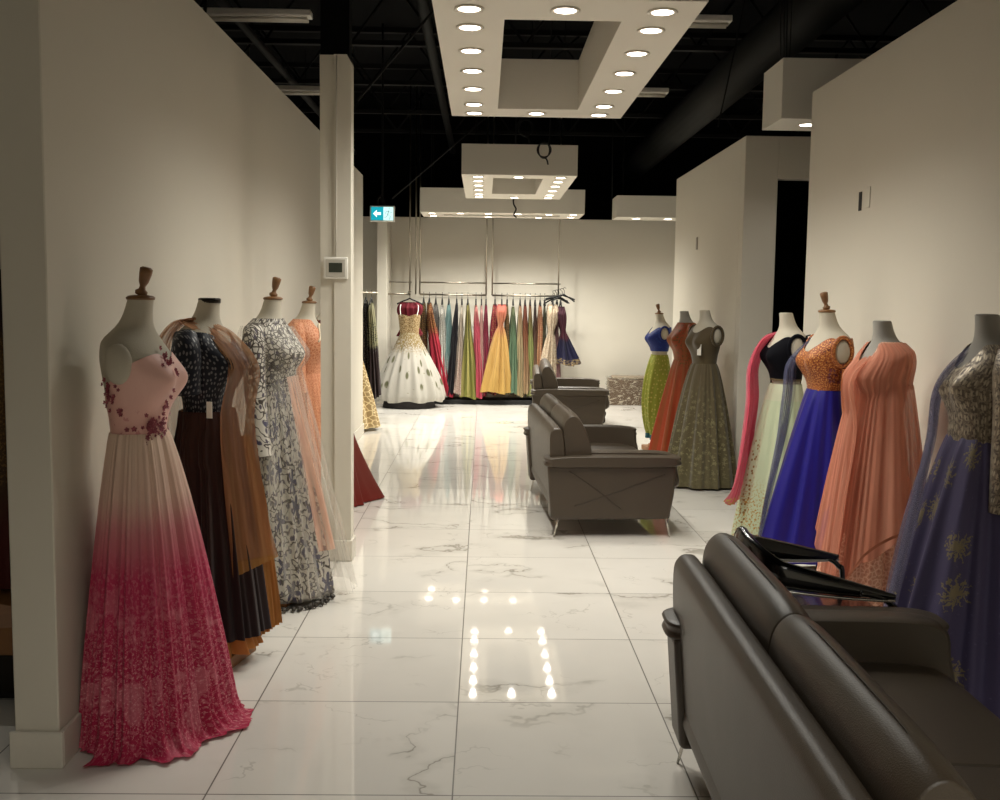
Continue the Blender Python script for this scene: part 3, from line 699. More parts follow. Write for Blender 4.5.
ribbon('cape_border', t, fabric('rust_border', 'a9664a', rough=.6), [(.30, .12, .25), (.25, .22, .34), (.2, .29, .47), (.1, .335, .56), (-.05, .34, .61), (-.15, .28, .62)], [(0, 0, .008)]*6, nv=2, pleat=1, amp=.001)
ribbon('long_front_panel', t, pc, [(.08, .02, 1.42), (.19, .02, 1.3), (.17, .03, 1.05), (.22, .05, .7), (.27, .06, .35), (.31, .06, .03)], [(.01, .05, 0), (.01, .07, 0), (.01, .08, 0), (.02, .1, 0), (.02, .12, 0), (.02, .13, 0)], pleat=6, amp=.012, seed=9)
# royal blue
t = thing('dress_form', 'dress form in a royal blue satin skirt and orange patterned blouse', 'mannequin', (1.97, 5.98, 0), radians(188), s=.98)
torso(t, M['linen']); top_hardware(t, 'wood'); stand(t)
arm_cap(t, 1, M['linen']); arm_cap(t, -1, M['linen'])
ob = fabric('orange_brocade', 'b06a38', [dict(k='lace', s=58, ay=1.4, r=.14, c='6e2f22', warp=.8), dict(k='dots', s=60, r=.22, c='d89a58'), dict(k='noise', s=30, r=.62, c='58262c', z=(1.3, 1.6))], rough=.5, metal_pat=.15)
wrap('blouse', t, ob, 1.13, lambda a: 1.455-.085*bump_a(a, 0, .5)-.02*bump_a(a, pi, .5)-.05*(bump_a(a, pi/2, .28)+bump_a(a, -pi/2, .28)), off=.01)
for s in (-1, 1):
    G().tube([(-.006+.058*cos(q*2*pi/20), s*.172, 1.375+.082*sin(q*2*pi/20)) for q in range(21)], .013, 8, cap=False).build('armhole_trim', ob, t)
rb = fabric('royal_blue_satin', '19117a', rough=.4, sheen=.1, spec=.35, weave=.04)
drape('skirt', t, rb, 1.15, .17, lambda a: .28+.07*bump_a(a, .25, .7), c=(.045, 0), off=.012, n=9, amp=.022, p=.9, seed=45)
os_ = fabric('peach_orange_stole', 'd2824e', [dict(k='stripe', s=60, r=.6, c='e09a6c', o=.5)], rough=.6)
ribbon('stole', t, os_, [(-.03, .18, 1.28), (-.035, .195, 1.2), (-.04, .2, 1.1), (-.05, .2, 1.0), (-.05, .19, .9)], [(.03, .01, 0), (.05, .01, 0), (.05, .01, 0), (.045, .01, 0), (.03, .01, 0)], pleat=5, amp=.01, seed=2)
flower_cluster(t, plain('maroon_applique', '6b2b30', .6), [(pi/2, 1.23, .25, .03, 34)], seed=8, off=.022)
ns = fabric('grey_blue_net', '565874', rough=.6, alpha=.5)
ribbon('net_edge', t, ns, [(.02, -.1, 1.45), (.17, -.1, 1.3), (.2, -.08, 1.1), (.25, -.06, .8), (.33, -.02, .5), (.38, 0, .2)], [(.03, .03, 0), (.04, .03, 0), (.05, .04, 0), (.05, .06, 0), (.05, .08, 0), (.05, .08, 0)], pleat=4, amp=.01, seed=6)
# black top / mint skirt / pink stole
t = thing('dress_form', 'dress form in a black velvet crop top and mint skirt with bright pink stole', 'mannequin', (1.98, 6.82, 0), radians(184), s=.968)
torso(t, M['linen']); top_hardware(t, 'linen'); stand(t)
arm_cap(t, 1, M['linen']); arm_cap(t, -1, M['linen'])
bv = fabric('black_velvet', '0c0c12', [dict(k='band', c='7a6a50', z=(1.14, 1.165), f=.003, o=.7)], rough=.85, sheen=0, spec=.1)
wrap('crop_top', t, bv, 1.15, lambda a: 1.45-.08*bump_a(a, 0, .5)-.05*(bump_a(a, pi/2, .28)+bump_a(a, -pi/2, .28)), off=.01)
for s in (-1, 1):
    G().tube([(-.006+.058*cos(q*2*pi/20), s*.172, 1.375+.082*sin(q*2*pi/20)) for q in range(21)], .013, 8, cap=False).build('armhole_trim', bv, t)
G().tube(smoothpts([(-.09, .09, 1.45), (-.12, .11, 1.46), (-.1, .12, 1.42), (-.13, .12, 1.4)], 12), .005, 6).build('tie_cord', bv, t)
mt = fabric('mint_silk', 'b6c0a0', [dict(k='noise', s=60, r=.55, c='a67a35', z=(0, .42), f=.12), dict(k='dots', s=30, r=.25, c='87673a', z=(.1, .75), u=(.0, .12)), dict(k='band', c='c7c6ad', z=(1.02, 1.13), f=.003, o=.6)], rough=.5, metal_pat=.2)
drape('skirt', t, mt, 1.13, .03, .29, c=(.03, 0), off=.012, n=10, amp=.018, p=.8, seed=51)
pk = fabric('bright_pink_chiffon', 'd0495f', [dict(k='band', c='b9913f', z=(-1, .34), f=.0, o=.0), dict(k='noise', s=50, r=.5, c='b98a3a', z=(.28, .36), f=.01)], rough=.6, alpha=.86, trans=.25, sheen=.3)
ribbon('stole', t, pk, [(-.02, -.1, 1.46), (.1, -.1, 1.43), (.2, -.08, 1.25), (.21, -.05, 1.0), (.25, -.02, .7), (.28, 0, .48), (.31, 0, .32)], [(.03, .04, 0), (.06, .07, 0), (.06, .09, 0), (.07, .10, 0), (.08, .12, 0), (.10, .13, 0), (.14, .14, .04)], pleat=9, amp=.012, seed=12, hemwave=.03)
# olive
t = thing('dress_form', 'dress form in an olive tulle gown with pale floral sprays and paper tag', 'mannequin', (1.95, 9.22, 0), radians(205), s=.965)
torso(t, M['linen']); top_hardware(t, 'linen'); stand(t)
arm_cap(t, 1, M['linen']); arm_cap(t, -1, M['linen'])
ol = fabric('olive_tulle', [(0, '5c543a'), (.9, '5b5038'), (1.5, '4a3c26')], [dict(k='flower', s=15, r=.27, n=5, rand=1, warp=.3, ws=20, c='877f5c', z=(.12, .85), f=.15, o=.75), dict(k='noise', s=40, r=.62, c='8f8862', z=(.1, .7), f=.12)], rough=.65, sheen=.3)
wrap('bodice', t, ol, 1.08, lambda a: 1.46-.06*bump_a(a, 0, .5)-.05*(bump_a(a, pi/2, .3)+bump_a(a, -pi/2, .3)), off=.01)
for s in (-1, 1):
    G().tube([(-.006+.06*cos(q*2*pi/20), s*.172, 1.375+.084*sin(q*2*pi/20)) for q in range(21)], .014, 8, cap=False).build('armhole_trim', ol, t)
drape('skirt', t, ol, 1.12, .02, .34, c=(.0, 0), off=.012, n=15, amp=.024, p=.75, seed=57)
G().box((.125, .06, 1.2), (.13, .115, 1.3)).build('paper_tag', M['tagpaper'], t, smooth=False)
# rust
t = thing('dress_form', 'dress form in a rust orange gown half hidden behind the olive gown', 'mannequin', (1.93, 10.05, 0), radians(190), s=.955)
torso(t, M['linen_grey']); top_hardware(t, 'grey'); stand(t)
ru = fabric('rust_orange_silk', [(0, 'b24428'), (.8, 'a64a2c'), (1.15, '8a4426'), (1.5, '93401f')], [dict(k='noise', s=40, r=.56, c='5a4a24', z=(1.05, 1.6), f=.03), dict(k='stripe', s=40, r=.5, c='8f5a34', o=.5)], rough=.55)
wrap('bodice', t, ru, 1.08, 1.49, off=.012)
for s in (-1, 1): sleeve(t, ru, s, [(-.02, .12, 1.46), (-.012, .165, 1.4), (.0, .18, 1.3)], [.04, .058, .055])
drape('skirt', t, ru, 1.12, .02, lambda a: .27+.05*bump_a(a, 0, .8), c=(.04, 0), off=.012, n=12, amp=.025, p=.85, seed=61)
# green trousers + blue crop top
t = thing('dress_form', 'dress form in a royal blue crop top and lime green draped trousers', 'mannequin', (1.91, 11.35, 0), radians(186), s=.93)
torso(t, M['linen']); top_hardware(t, 'wood'); stand(t)
arm_cap(t, 1, M['linen']); arm_cap(t, -1, M['linen'])
bc = fabric('blue_crop_silk', '1b2a6e', [dict(k='noise', s=30, r=.6, c='1f3f86')], rough=.5)
wrap('crop_top', t, bc, 1.17, lambda a: 1.45-.08*bump_a(a, 0, .5)-.05*(bump_a(a, pi/2, .28)+bump_a(a, -pi/2, .28)), off=.01)
for s in (-1, 1):
    G().tube([(-.006+.056*cos(q*2*pi/20), s*.172, 1.375+.08*sin(q*2*pi/20)) for q in range(21)], .012, 8, cap=False).build('armhole_trim', bc, t)
lg = fabric('lime_green_silk', [(0, '7d8428'), (1.1, '8d9136')], [dict(k='dots', s=18, r=.18, c='b3a95a'), dict(k='band', c='1f5560', z=(.13, .2), f=.004)], rough=.5)
for s in (-1, 1):
    g = G()
    def P(i, j, s=s):
        q = j/40; a = 2*pi*i/60; z = 1.12-(1.12-.14)*q
        rx = .085+.075*sin(pi*min(1, q*1.08))**.8 - .03*q; ry = .062+.06*sin(pi*min(1, q*1.1))**.8-.01*q
        cx = .0+.06*q; cy = s*(.055+.05*q)
        f = 1+.07*sin(9*a+3*q+s)*min(1, q*2)
        return Vector((cx+rx*f*cos(a), cy+ry*f*sin(a), z)), (a*.15, z)
    g.grid(P, 60, 40); g.build('trouser_leg', lg, t)
wrap('waistband', t, lg, .98, 1.13, off=.012)
G().lathe([(.07, 0), (.075, .03), (.06, .07)], 16, (.07, .1, .03)).build('foot_block', M['block'], t)

# ------------------------------------------------------------------ left room: plinth and dress at the frame edge
pt = thing('display_platform', 'low dark display platform with wooden top edge at the left frame edge', 'platform', (-2.6, 5.0, 0))
G().box((-.8, -1.0, .21), (.82, 1.0, .32)).build('top', M['block'], pt, bevel=.004); G().box((-.78, -.97, .05), (.8, .97, .21)).build('skirting', M['darkmetal'], pt, smooth=False)
G().box((-.75, -.9, 0), (.75, .9, .05)).build('plinth_foot', M['blk'], pt, smooth=False)
t = thing('dress_form', 'dress form in a brown sequined gown standing on the platform at left edge', 'mannequin', (-2.16, 4.75, .32), 0, s=.95)
torso(t, M['linen']); top_hardware(t, 'linen'); stand(t)
bs = fabric('brown_sequin', [(0, '5a1f1c'), (.3, '54201b'), (.5, '4e3a24'), (1.1, '5a4428'), (1.2, '2a1512'), (1.5, '120d0c')], [dict(k='noise', s=70, r=.55, c='7d6038', z=(.5, 1.15), f=.05)], rough=.5, metal_pat=.3)
wrap('bodice', t, bs, 1.08, 1.47, off=.01); drape('skirt', t, bs, 1.12, .02, .30, c=(0, 0), off=.012, n=14, amp=.02, p=.5, seed=71)
for s in (-1, 1): sleeve(t, bs, s, [(-.02, .12, 1.46), (-.012, .165, 1.4), (.0, .18, 1.2), (.01, .19, .95)], [.04, .058, .052, .045])

# ------------------------------------------------------------------ gown rails at the back
RY = 16.45
def px(x): return -1.17+(x-410)*.01564   # metres along the rail
def rail_frame(x0, x1, label, rods):
    t = thing('garment_rail', label, 'garment rail', (0, RY, 0))
    G().tube([(x0, 0, 1.69), (x1, 0, 1.69)], .015, 10).build('hanging_rail', M['rail'], t)
    G().tube([(x0, .2, 1.88), (x1, .2, 1.88)], .012, 10).build('upper_rail', M['rail'], t)
    for x in rods:
        G().tube([(x, 0, 1.69), (x, 0, CZ)], .012, 8).build('drop_rod', M['rail'], t)
        G().tube([(x, 0, 1.88), (x, .2, 1.88)], .008, 6).build('bracket', M['rail'], t)
rail_frame(px(421), px(487), 'left brushed steel garment rail hung on rods behind the white gown', (px(421), px(487)))
rail_frame(px(493), px(562), 'right brushed steel garment rail hung on rods at the back wall', (px(493), px(559)))
rail_frame(px(378), px(412), 'short garment rail at the far left of the back wall', (px(411), px(417)))
hg = None
def hanger(x, y, z, rz=0, tilt=0, label='dark clothes hanger on the back garment rail', group='hangers on the back rail', r=.19):
    global hg
    if hg is None:
        h = thing('clothes_hanger', label, 'hanger', (x, y, z), rz, group)
        G().tube(smoothpts([(0, -.19, -.17), (0, -.12, -.135), (0, -.03, -.1), (0, 0, -.085), (0, .03, -.1), (0, .12, -.135), (0, .19, -.17)], 18), .011, 8).build('arms', M['blk'], h)
        G().tube(smoothpts([(0, 0, -.09), (0, 0, -.03), (0, .022, -.012), (0, .022, .012), (0, 0, .02), (0, -.02, .008)], 16), .004, 6).build('hook', M['darkmetal'], h)
        hg = h; return h
    h = hg.copy(); COL.objects.link(h)
    for ch in hg.children:
        c = ch.copy(); COL.objects.link(c); c.parent = h
    h.location = (x, y, z); h.rotation_euler = (tilt, 0, rz); h['label'] = label
    if group: h['group'] = group
    elif 'group' in h: del h['group']
    return h
def hung(label, x, dx, wtop, wbot, mat, ztop=1.55, zbot=.1, zw=1.15, seed=0, y=RY, depth=.2, n=7, amp=.012, p=1.0, name='hanging_gown', rz=0, dyb=0, hang=True, cat='gown', fit=False):
    """gown hanging edge-on from the rail; x at the top, dx shift of the hem, half widths"""
    rnd = random.Random(seed); ph = rnd.uniform(0, 6.28); g = G(); nu, nv = 72, 40
    ztop += rnd.uniform(-.03, .02); zbot += rnd.uniform(0, .09); zw += rnd.uniform(-.12, .08)
    if not fit: wtop *= rnd.uniform(.85, 1.25)
    sl = rnd.uniform(-.12, .12) if not fit else 0
    if hang:
        short = label
        for w_ in (' hanging', ' flaring', ' beside', ' next', ' on the', ' swinging', ' right of', ' with ', ' between', ' left of', ' behind', ' in the', ' showing', ', ', ' near', ' facing'):
            short = short.split(w_)[0]
        hanger(x, y, 1.71, rz, 0, 'dark clothes hanger holding the '+short)
    def P(i, j):
        a = 2*pi*i/nu; s = j/nv; z = ztop+(zbot-ztop)*s
        if z > zw:
            q = (ztop-z)/(ztop-zw); hx = wtop*(.55+.45*sin(pi*min(1, q+.15))) if fit else wtop*(.32+.58*min(1, q*1.2)**.8); hy = depth*(.35+.65*min(1, q*4))*(1-.25*q)
        else:
            q = ((zw-z)/(zw-zbot))**p; w0 = wtop*(.55 if fit else .9); hx = w0+(wbot-w0)*q; hy = depth*.75+(depth*1.15-depth*.75)*q
            hx = max(hx, w0)
        f = 1+(.2 if z < zw else .12)*sin((n+3)*a+ph+2*sin(2*a+z*2))+.08*sin((2*n+7)*a+ph)
        cx = dx*max(0, (ztop-z)/(ztop-zbot))**1.2
        X = cx+hx*f*cos(a); Y = dyb*s+hy*f*sin(a)
        c_, s_ = cos(rz), sin(rz)
        return Vector((X*c_-Y*s_, X*s_+Y*c_, z+s*sl*X+.02*s*sin(3*a+ph))), (a*.12, z)
    g.grid(P, nu, nv)
    k = len(g.v); cols = nu+1
    g.f.append(tuple(range(nu))); 
    o = g.build(name, mat); o.location = (x, y, 0)
    return tag(o, label, cat)
def deep(c, k=.66):
    r = [int(c[i:i+2], 16)/255 for i in (0, 2, 4)]; m_ = sum(r)/3
    return ''.join('%02x' % int(255*max(0, min(1, (m_+(v-m_)*.88)*k**.5))) for v in r)
def F(name, ramp, *pats, **kw):
    ramp = deep(ramp) if isinstance(ramp, str) else [(z, deep(c)) for z, c in ramp]
    return fabric(name, ramp, [dict(p, c=deep(p['c'])) for p in pats], weave=0, **kw)
dots = lambda c, z=(-9, 9), s=30, r=.25: dict(k='dots', s=s, r=r, c=c, z=z)
spec = [  # label, px top, px bottom, half width top px, half width bottom px, material, extras
 ('dark copper embroidered gown hanging left of the red one, behind the white gown', 425, 424, 4, 5, F('copper_gown', [(.2, '6b2c1d'), (1.5, '59401f')], dots('a07a3c')), {}),
 ('crimson gown flaring out beside the white ball gown', 431, 447, 4.5, 8, F('crimson_gown', [(0, 'bb1f38'), (1.0, 'c42a3f'), (1.2, '8a4a2a'), (1.55, '7a3f25')], dots('b98a44', (1.1, 2))), dict(y=RY-.12)),
 ('charcoal grey net gown hanging next to the crimson gown', 437, 437, 4, 5, F('charcoal_gown', '6d6862', dots('8a857c')), {}),
 ('silver white sequined gown on the left back rail', 443.5, 446, 4.5, 6, F('silver_gown', [(0, 'b9bdb4'), (1.5, 'b9b2a6')], dots('e2e3da', s=45)), dict(y=RY-.05)),
 ('pale teal gown beside the silver white gown', 450, 449, 3, 4, F('teal_gown', '7fa3a0'), {}),
 ('black gown swinging left at its hem on the back rail', 458, 451, 3.5, 4, F('black_gown', '15131a'), dict(y=RY-.08)),
 ('cream and blush gown right of the black gown', 463, 460, 2.5, 6.5, F('blush_gown', [(0, 'd7b9a8'), (1.5, 'cfc2ad')], dots('b98f85', (0, .7))), {}),
 ('olive green gown with gold edging on the left rail', 469, 472, 3.5, 9, F('olive_gown', [(0, '8b8b38'), (1.0, '7f7c35'), (1.55, '6e6038')], dict(k='stripe', s=60, r=.6, c='b0a455')), dict(y=RY-.1)),
 ('coral pink gown right of the olive green gown', 477, 482, 3.5, 5, F('coral_gown', [(0, 'd8495c'), (1.2, 'd6566a'), (1.55, 'c98a7a')]), dict(y=RY-.06)),
 ('pale pink gown between coral and raspberry gowns', 482.5, 484, 2, 3, F('palepink_gown', 'dca79c'), {}),
 ('raspberry gown left of the yellow gown', 487, 487, 2.5, 4, F('raspberry_gown', [(0, 'b02547'), (1.55, '8e2f44')]), {}),
 ('maroon gown with gold dots behind the yellow gown', 496, 496, 6, 5, F('maroon_gown', [(0, '7a1730'), (1.55, '9a2238')], dots('b98a50')), dict(y=RY+.02)),
 ('yellow ruffled gown with coral halter top facing the shop', 502.5, 498, 4.5, 14, F('yellow_gown', [(0, 'd9ab50'), (1.05, 'dba959'), (1.2, 'd88f60'), (1.55, 'd4685a')]), dict(y=RY-.2, p=.7, zbot=.14, fit=True)),
 ('brown and gold sari gown right of the yellow gown', 508, 509, 2.5, 3, F('browngold_gown', '7a5a38', dots('b5905a')), {}),
 ('sage green gown on the right back rail', 514, 514, 3, 7, F('sage_gown', [(0, '6f9272'), (1.1, '6c8a68'), (1.55, '6a6a44')]), {}),
 ('beige pleated gown next to the sage green gown', 521, 522, 3, 5, F('beige_gown', [(0, 'b5a070'), (1.1, 'b49a70'), (1.55, '8f4f3c')], dict(k='stripe', s=70, r=.5, c='cbb98c')), {}),
 ('rust trimmed cream gown, right rail middle', 526, 528, 2.5, 4, F('rustcream_gown', [(0, 'c2a77a'), (1.0, 'a0623f'), (1.55, '7d3a2c')]), {}),
 ('light lime green gown on the right rail', 531, 534, 2.5, 5, F('lime_gown', [(0, '9fa45e'), (1.0, '9aa258'), (1.55, '8c5a3c')]), {}),
 ('dark brown gown with salmon edge, right rail', 536, 537, 2, 3, F('brownsalmon_gown', [(0, 'b58a62'), (1.1, '6a4330'), (1.55, '2b201c')]), {}),
 ('salmon and gold gown left of the ivory sequined gown', 541, 541, 3.5, 4, F('salmon_gown', [(0, 'c59a6a'), (1.0, 'b9744f'), (1.55, 'a8604a')], dots('d6b47c')), {}),
 ('dark green blouse set hanging near the end of the right rail', 545.5, 545, 2, 2.5, F('darkgreen_set', '3a3a2a', dots('7d7040')), {}),
]
for k, (lab, a, b, wt, wb, mt_, ex) in enumerate(spec):
    kw = dict(seed=k+1); kw.update(ex)
    hung(lab, px(a), (b-a)*.01564, wt*.0156, wb*.0156, mt_, **kw)
# ivory sequined gown and navy lehenga hung facing out at the rail end
hung('ivory sequined gown with fitted waist at the end of the right rail', px(553), -.1, .085, .16, F('ivory_gown', [(0, 'cdbb9c'), (1.55, 'cbb294')], dots('8f6f55', s=50), dict(k='noise', s=50, r=.58, c='e6d8bc')), y=RY-.15, p=.7, zbot=.14, seed=40, fit=True)
hung('short navy skirt set with maroon blouse and gold hem, right end of the rail', px(561), .12, .07, .19, F('navy_lehenga', [(.6, '1c1a44'), (1.0, '1a1838'), (1.05, '5a2030'), (1.55, '45202c')], dict(k='noise', s=50, r=.5, c='a58a5c', z=(.60, .72), f=.01)), y=RY-.1, p=.9, zbot=.62, zw=1.05, seed=41, fit=True, name='skirt_set', cat='skirt set')
hung('dusty pink skirt hem showing below the navy set', px(558), .0, .03, .07, F('dusty_pink', 'b58484'), y=RY+.05, seed=43, zbot=.35, name='hanging_skirt', cat='skirt')
for k in range(5):
    hanger(px(555+2.5*k), RY-.02*k, 1.755+.012*k, radians(80+7*k), radians((-8, 5, 10, -5, 8)[k]), 'empty dark hanger in the jumble on the right end of the rail', 'empty hangers piled on the rail end')
# back platform
o = G().box((-1.6, RY-.22, 0), (1.25, RY+.3, .07)).build('low_platform', M['blk'], bevel=.004); tag(o, 'low black platform under the rail of gowns', 'platform')
# white ball gown with red blouse behind
bg = thing('ball_gown', 'white ball gown with gold bodice and green leaf embroidery on the rail', 'gown', (px(414), 15.75, 0))
wh = F('white_tulle', [(0, 'ded8cb'), (.9, 'e0d9c9'), (1.15, 'cdb98e')], dict(k='dots', s=5.5, ax=1.4, ay=.55, r=.16, rand=1, c='7d7c58', z=(.3, .95), f=.05), dict(k='noise', s=16, r=.68, c='8f8b62', z=(.2, 1.0), f=.1), dict(k='noise', s=34, r=.47, c='a98a4c', z=(.86, 1.6), f=.1), rough=.6, trans=.15)
gb = F('gold_lace', [(0, 'c9a56a'), (1.5, 'c9a877')], dict(k='noise', s=40, r=.52, c='8f6a30'), dict(k='dots', s=40, r=.22, c='e9d2a2'), rough=.5)
g = G()
def P(i, j):
    a = 2*pi*i/160; s = j/40; z = 1.12-s*(1.12-.1)
    R = .13+(.52-.13)*(sin(s*pi/2)**1.05)*(.80+.20*s)
    if s > .93: R *= 1-.8*(s-.93)
    f = 1+(.05*sin(14*a+sin(3*a))+.03*sin(23*a))*min(1, s*1.5)
    return Vector((R*f*cos(a), R*.8*f*sin(a), z+.015*sin(7*a)*s)), (a*.4, z)
g.grid(P, 160, 40); g.build('skirt', wh, bg)
G().lathe([(.30, .3), (.36, .15), (.40, .004), (.36, .0)], 60).build('gown_shadow_base', plain('gown_shadow_dark', '1a1412', .8), bg)  # added dark base standing in for the shadow under the gown, also supports it
g = G()
def P(i, j):
    a = 2*pi*i/80; s = j/20; top = 1.36+.03*max(0, sin(-a))*abs(cos(a))*2
    z = 1.08+(top-1.08)*s; R = .13+.03*s
    y = R*.75*sin(a)
    if sin(a) < 0: y -= .035*s*sum(math.exp(-((R*cos(a)-q)/.05)**2) for q in (-.07, .07))
    return Vector((R*1.05*cos(a), y, z)), (a*.16, z)
g.grid(P, 80, 20); g.build('bodice', gb, bg)
for s in (-1, 1): G().tube(smoothpts([(s*.12, -.1, 1.37), (s*.135, -.05, 1.46), (s*.13, .0, 1.53)], 8), .006, 6).build('strap', M['white'], bg)
hanger(px(414), 15.8, 1.71, pi/2, 0, 'dark hanger holding the white ball gown', None)
rbz = hung('dark red blouse showing above the white ball gown', px(414), 0, .17, .17, F('darkred_blouse', '7d1424'), y=15.86, depth=.09, zbot=1.05, ztop=1.57, zw=1.2, name='hanging_blouse', cat='blouse', hang=False, seed=60, fit=True)
# garments in the far left alcove beyond the wall end
t = thing('garment_rail', 'garment rail in the alcove left of the narrow white wall end', 'garment rail', (0, 14.1, 0))
G().tube([(-3.2, 0, 1.69), (-1.42, 0, 1.69)], .014, 8).build('hanging_rail', M['rail'], t)
for x in (-1.75, -3.1): G().tube([(x, 0, 1.69), (x, 0, CZ)], .012, 8).build('drop_rod', M['rail'], t)
for k, (x, lab, mt_) in enumerate(((-1.50, 'cream printed blouse hanging at the left alcove opening', F('cream_print', [(0, '2b1a1c'), (.95, '33201f'), (1.0, 'a39f74'), (1.5, 'b5ae84')], dots('4a4a4a', (.9, 1.3)))),
                                   (-1.57, 'black jacket hanging behind the cream printed blouse', F('black_jacket', '1b1417', dots('6b5a4a'))), (-1.66, 'dark plum garment hanging deepest in the left alcove', F('plum_garment', '3a1a28')))):
    hung(lab, x, .04, .06, .08, mt_, y=14.1-.0*k, depth=.22, zbot=.25, seed=80+k, ztop=1.56, hang=False, name='hanging_garment', cat='garment')
    hanger(x, 14.1, 1.71, 0, 0, 'dark hanger on the alcove rail', 'hangers on the alcove rail')

# carton
t = thing('wrapped_carton', 'plastic wrapped brown carton on the floor by the back wall', 'carton', (2.32, 16.55, 0))
G().box((-.33, -.2, 0), (.33, .2, .40)).build('carton', plain('cardboard', '5e4731', .6, noise=.3, bscale=8), t, bevel=.01)
g = G(); rnd = random.Random(3)
def P(i, j):
    a = 2*pi*i/80; z = -.0+.44*j/14; r = 1+.02*sin(11*a+9*z)+.015*sin(23*a-31*z)
    c, s_ = cos(a), sin(a); k = 1/max(abs(c)/.345, abs(s_)/.215)
    return Vector((k*c*r, k*s_*r, z+.01*sin(9*a) if j == 14 else max(z, .002))), (a, z)
g.grid(P, 80, 14)
N = NT('clear_wrap'); N.b.inputs['Base Color'].default_value = lin('c9bda8'); N.b.inputs['Roughness'].default_value = .15; N.b.inputs['Alpha'].default_value = .22
N.b.inputs['Specular IOR Level'].default_value = .8
wn_ = N.noise(N.vm('MULTIPLY', N.n('TexCoord').outputs['Object'], (1, 1, 2.2)), 7, 4, .6, dist=3)
N.l(N.mr(wn_, .5, .62, .08, .75), N.b.inputs['Alpha'])  # pale streaks painted into the wrap as shine on its wrinkles
N.bump(wn_, .9, .05)
g.build('plastic_wrap', N.m, t)
G().box((-.28, -.16, .40), (.28, .16, .45)).build('folded_cloth', plain('folded_beige', '8a7c68', .8), t, bevel=.02, seg=3)

# ------------------------------------------------------------------ sofas
def loftprof(name, mat, parent, prof, y0, y1, pinch=.12, pw=5, ny=20, closed=True, sag=0, tilt=None, zs=0):
    """profile (x,z) closed loop swept along y with pillowed ends"""
    n = len(prof); cx = sum(p[0] for p in prof)/n; cz = sum(p[1] for p in prof)/n; g = G(); V = []
    for j in range(ny+1):
        # cosine spacing concentrates rings at the ends
        t_ = -cos(pi*j/ny); y = (y0+y1)/2+(y1-y0)/2*t_; k = 1-pinch*abs(t_)**pw
        for x, z in prof:
            V.append((cx+(x-cx)*k+(tilt*(z-cz)*0 if tilt else 0), y+0*x, cz+(z-cz)*k-sag*(1-t_*t_)))
    F = [(j*n+i, j*n+(i+1) % n, (j+1)*n+(i+1) % n, (j+1)*n+i) for j in range(ny) for i in range(n)]
    F += [tuple(range(n))[::-1], tuple(ny*n+i for i in range(n))]
    g.add(V, F)
    return g.build(name, mat, parent, bevel=.008, seg=2, autosm=50)
def roundloop(P, n=40):
    """closed catmull loop"""
    L_ = len(P); out = []
    for k in range(n):
        t_ = k/n*L_; i = int(t_); f = t_-i; p = [P[(i+d) % L_] for d in (-1, 0, 1, 2)]
        out.append(tuple(.5*((2*p[1][q])+(-p[0][q]+p[2][q])*f+(2*p[0][q]-5*p[1][q]+4*p[2][q]-p[3][q])*f*f+(-p[0][q]+3*p[1][q]-3*p[2][q]+p[3][q])*f**3) for q in (0, 1)))
    return out
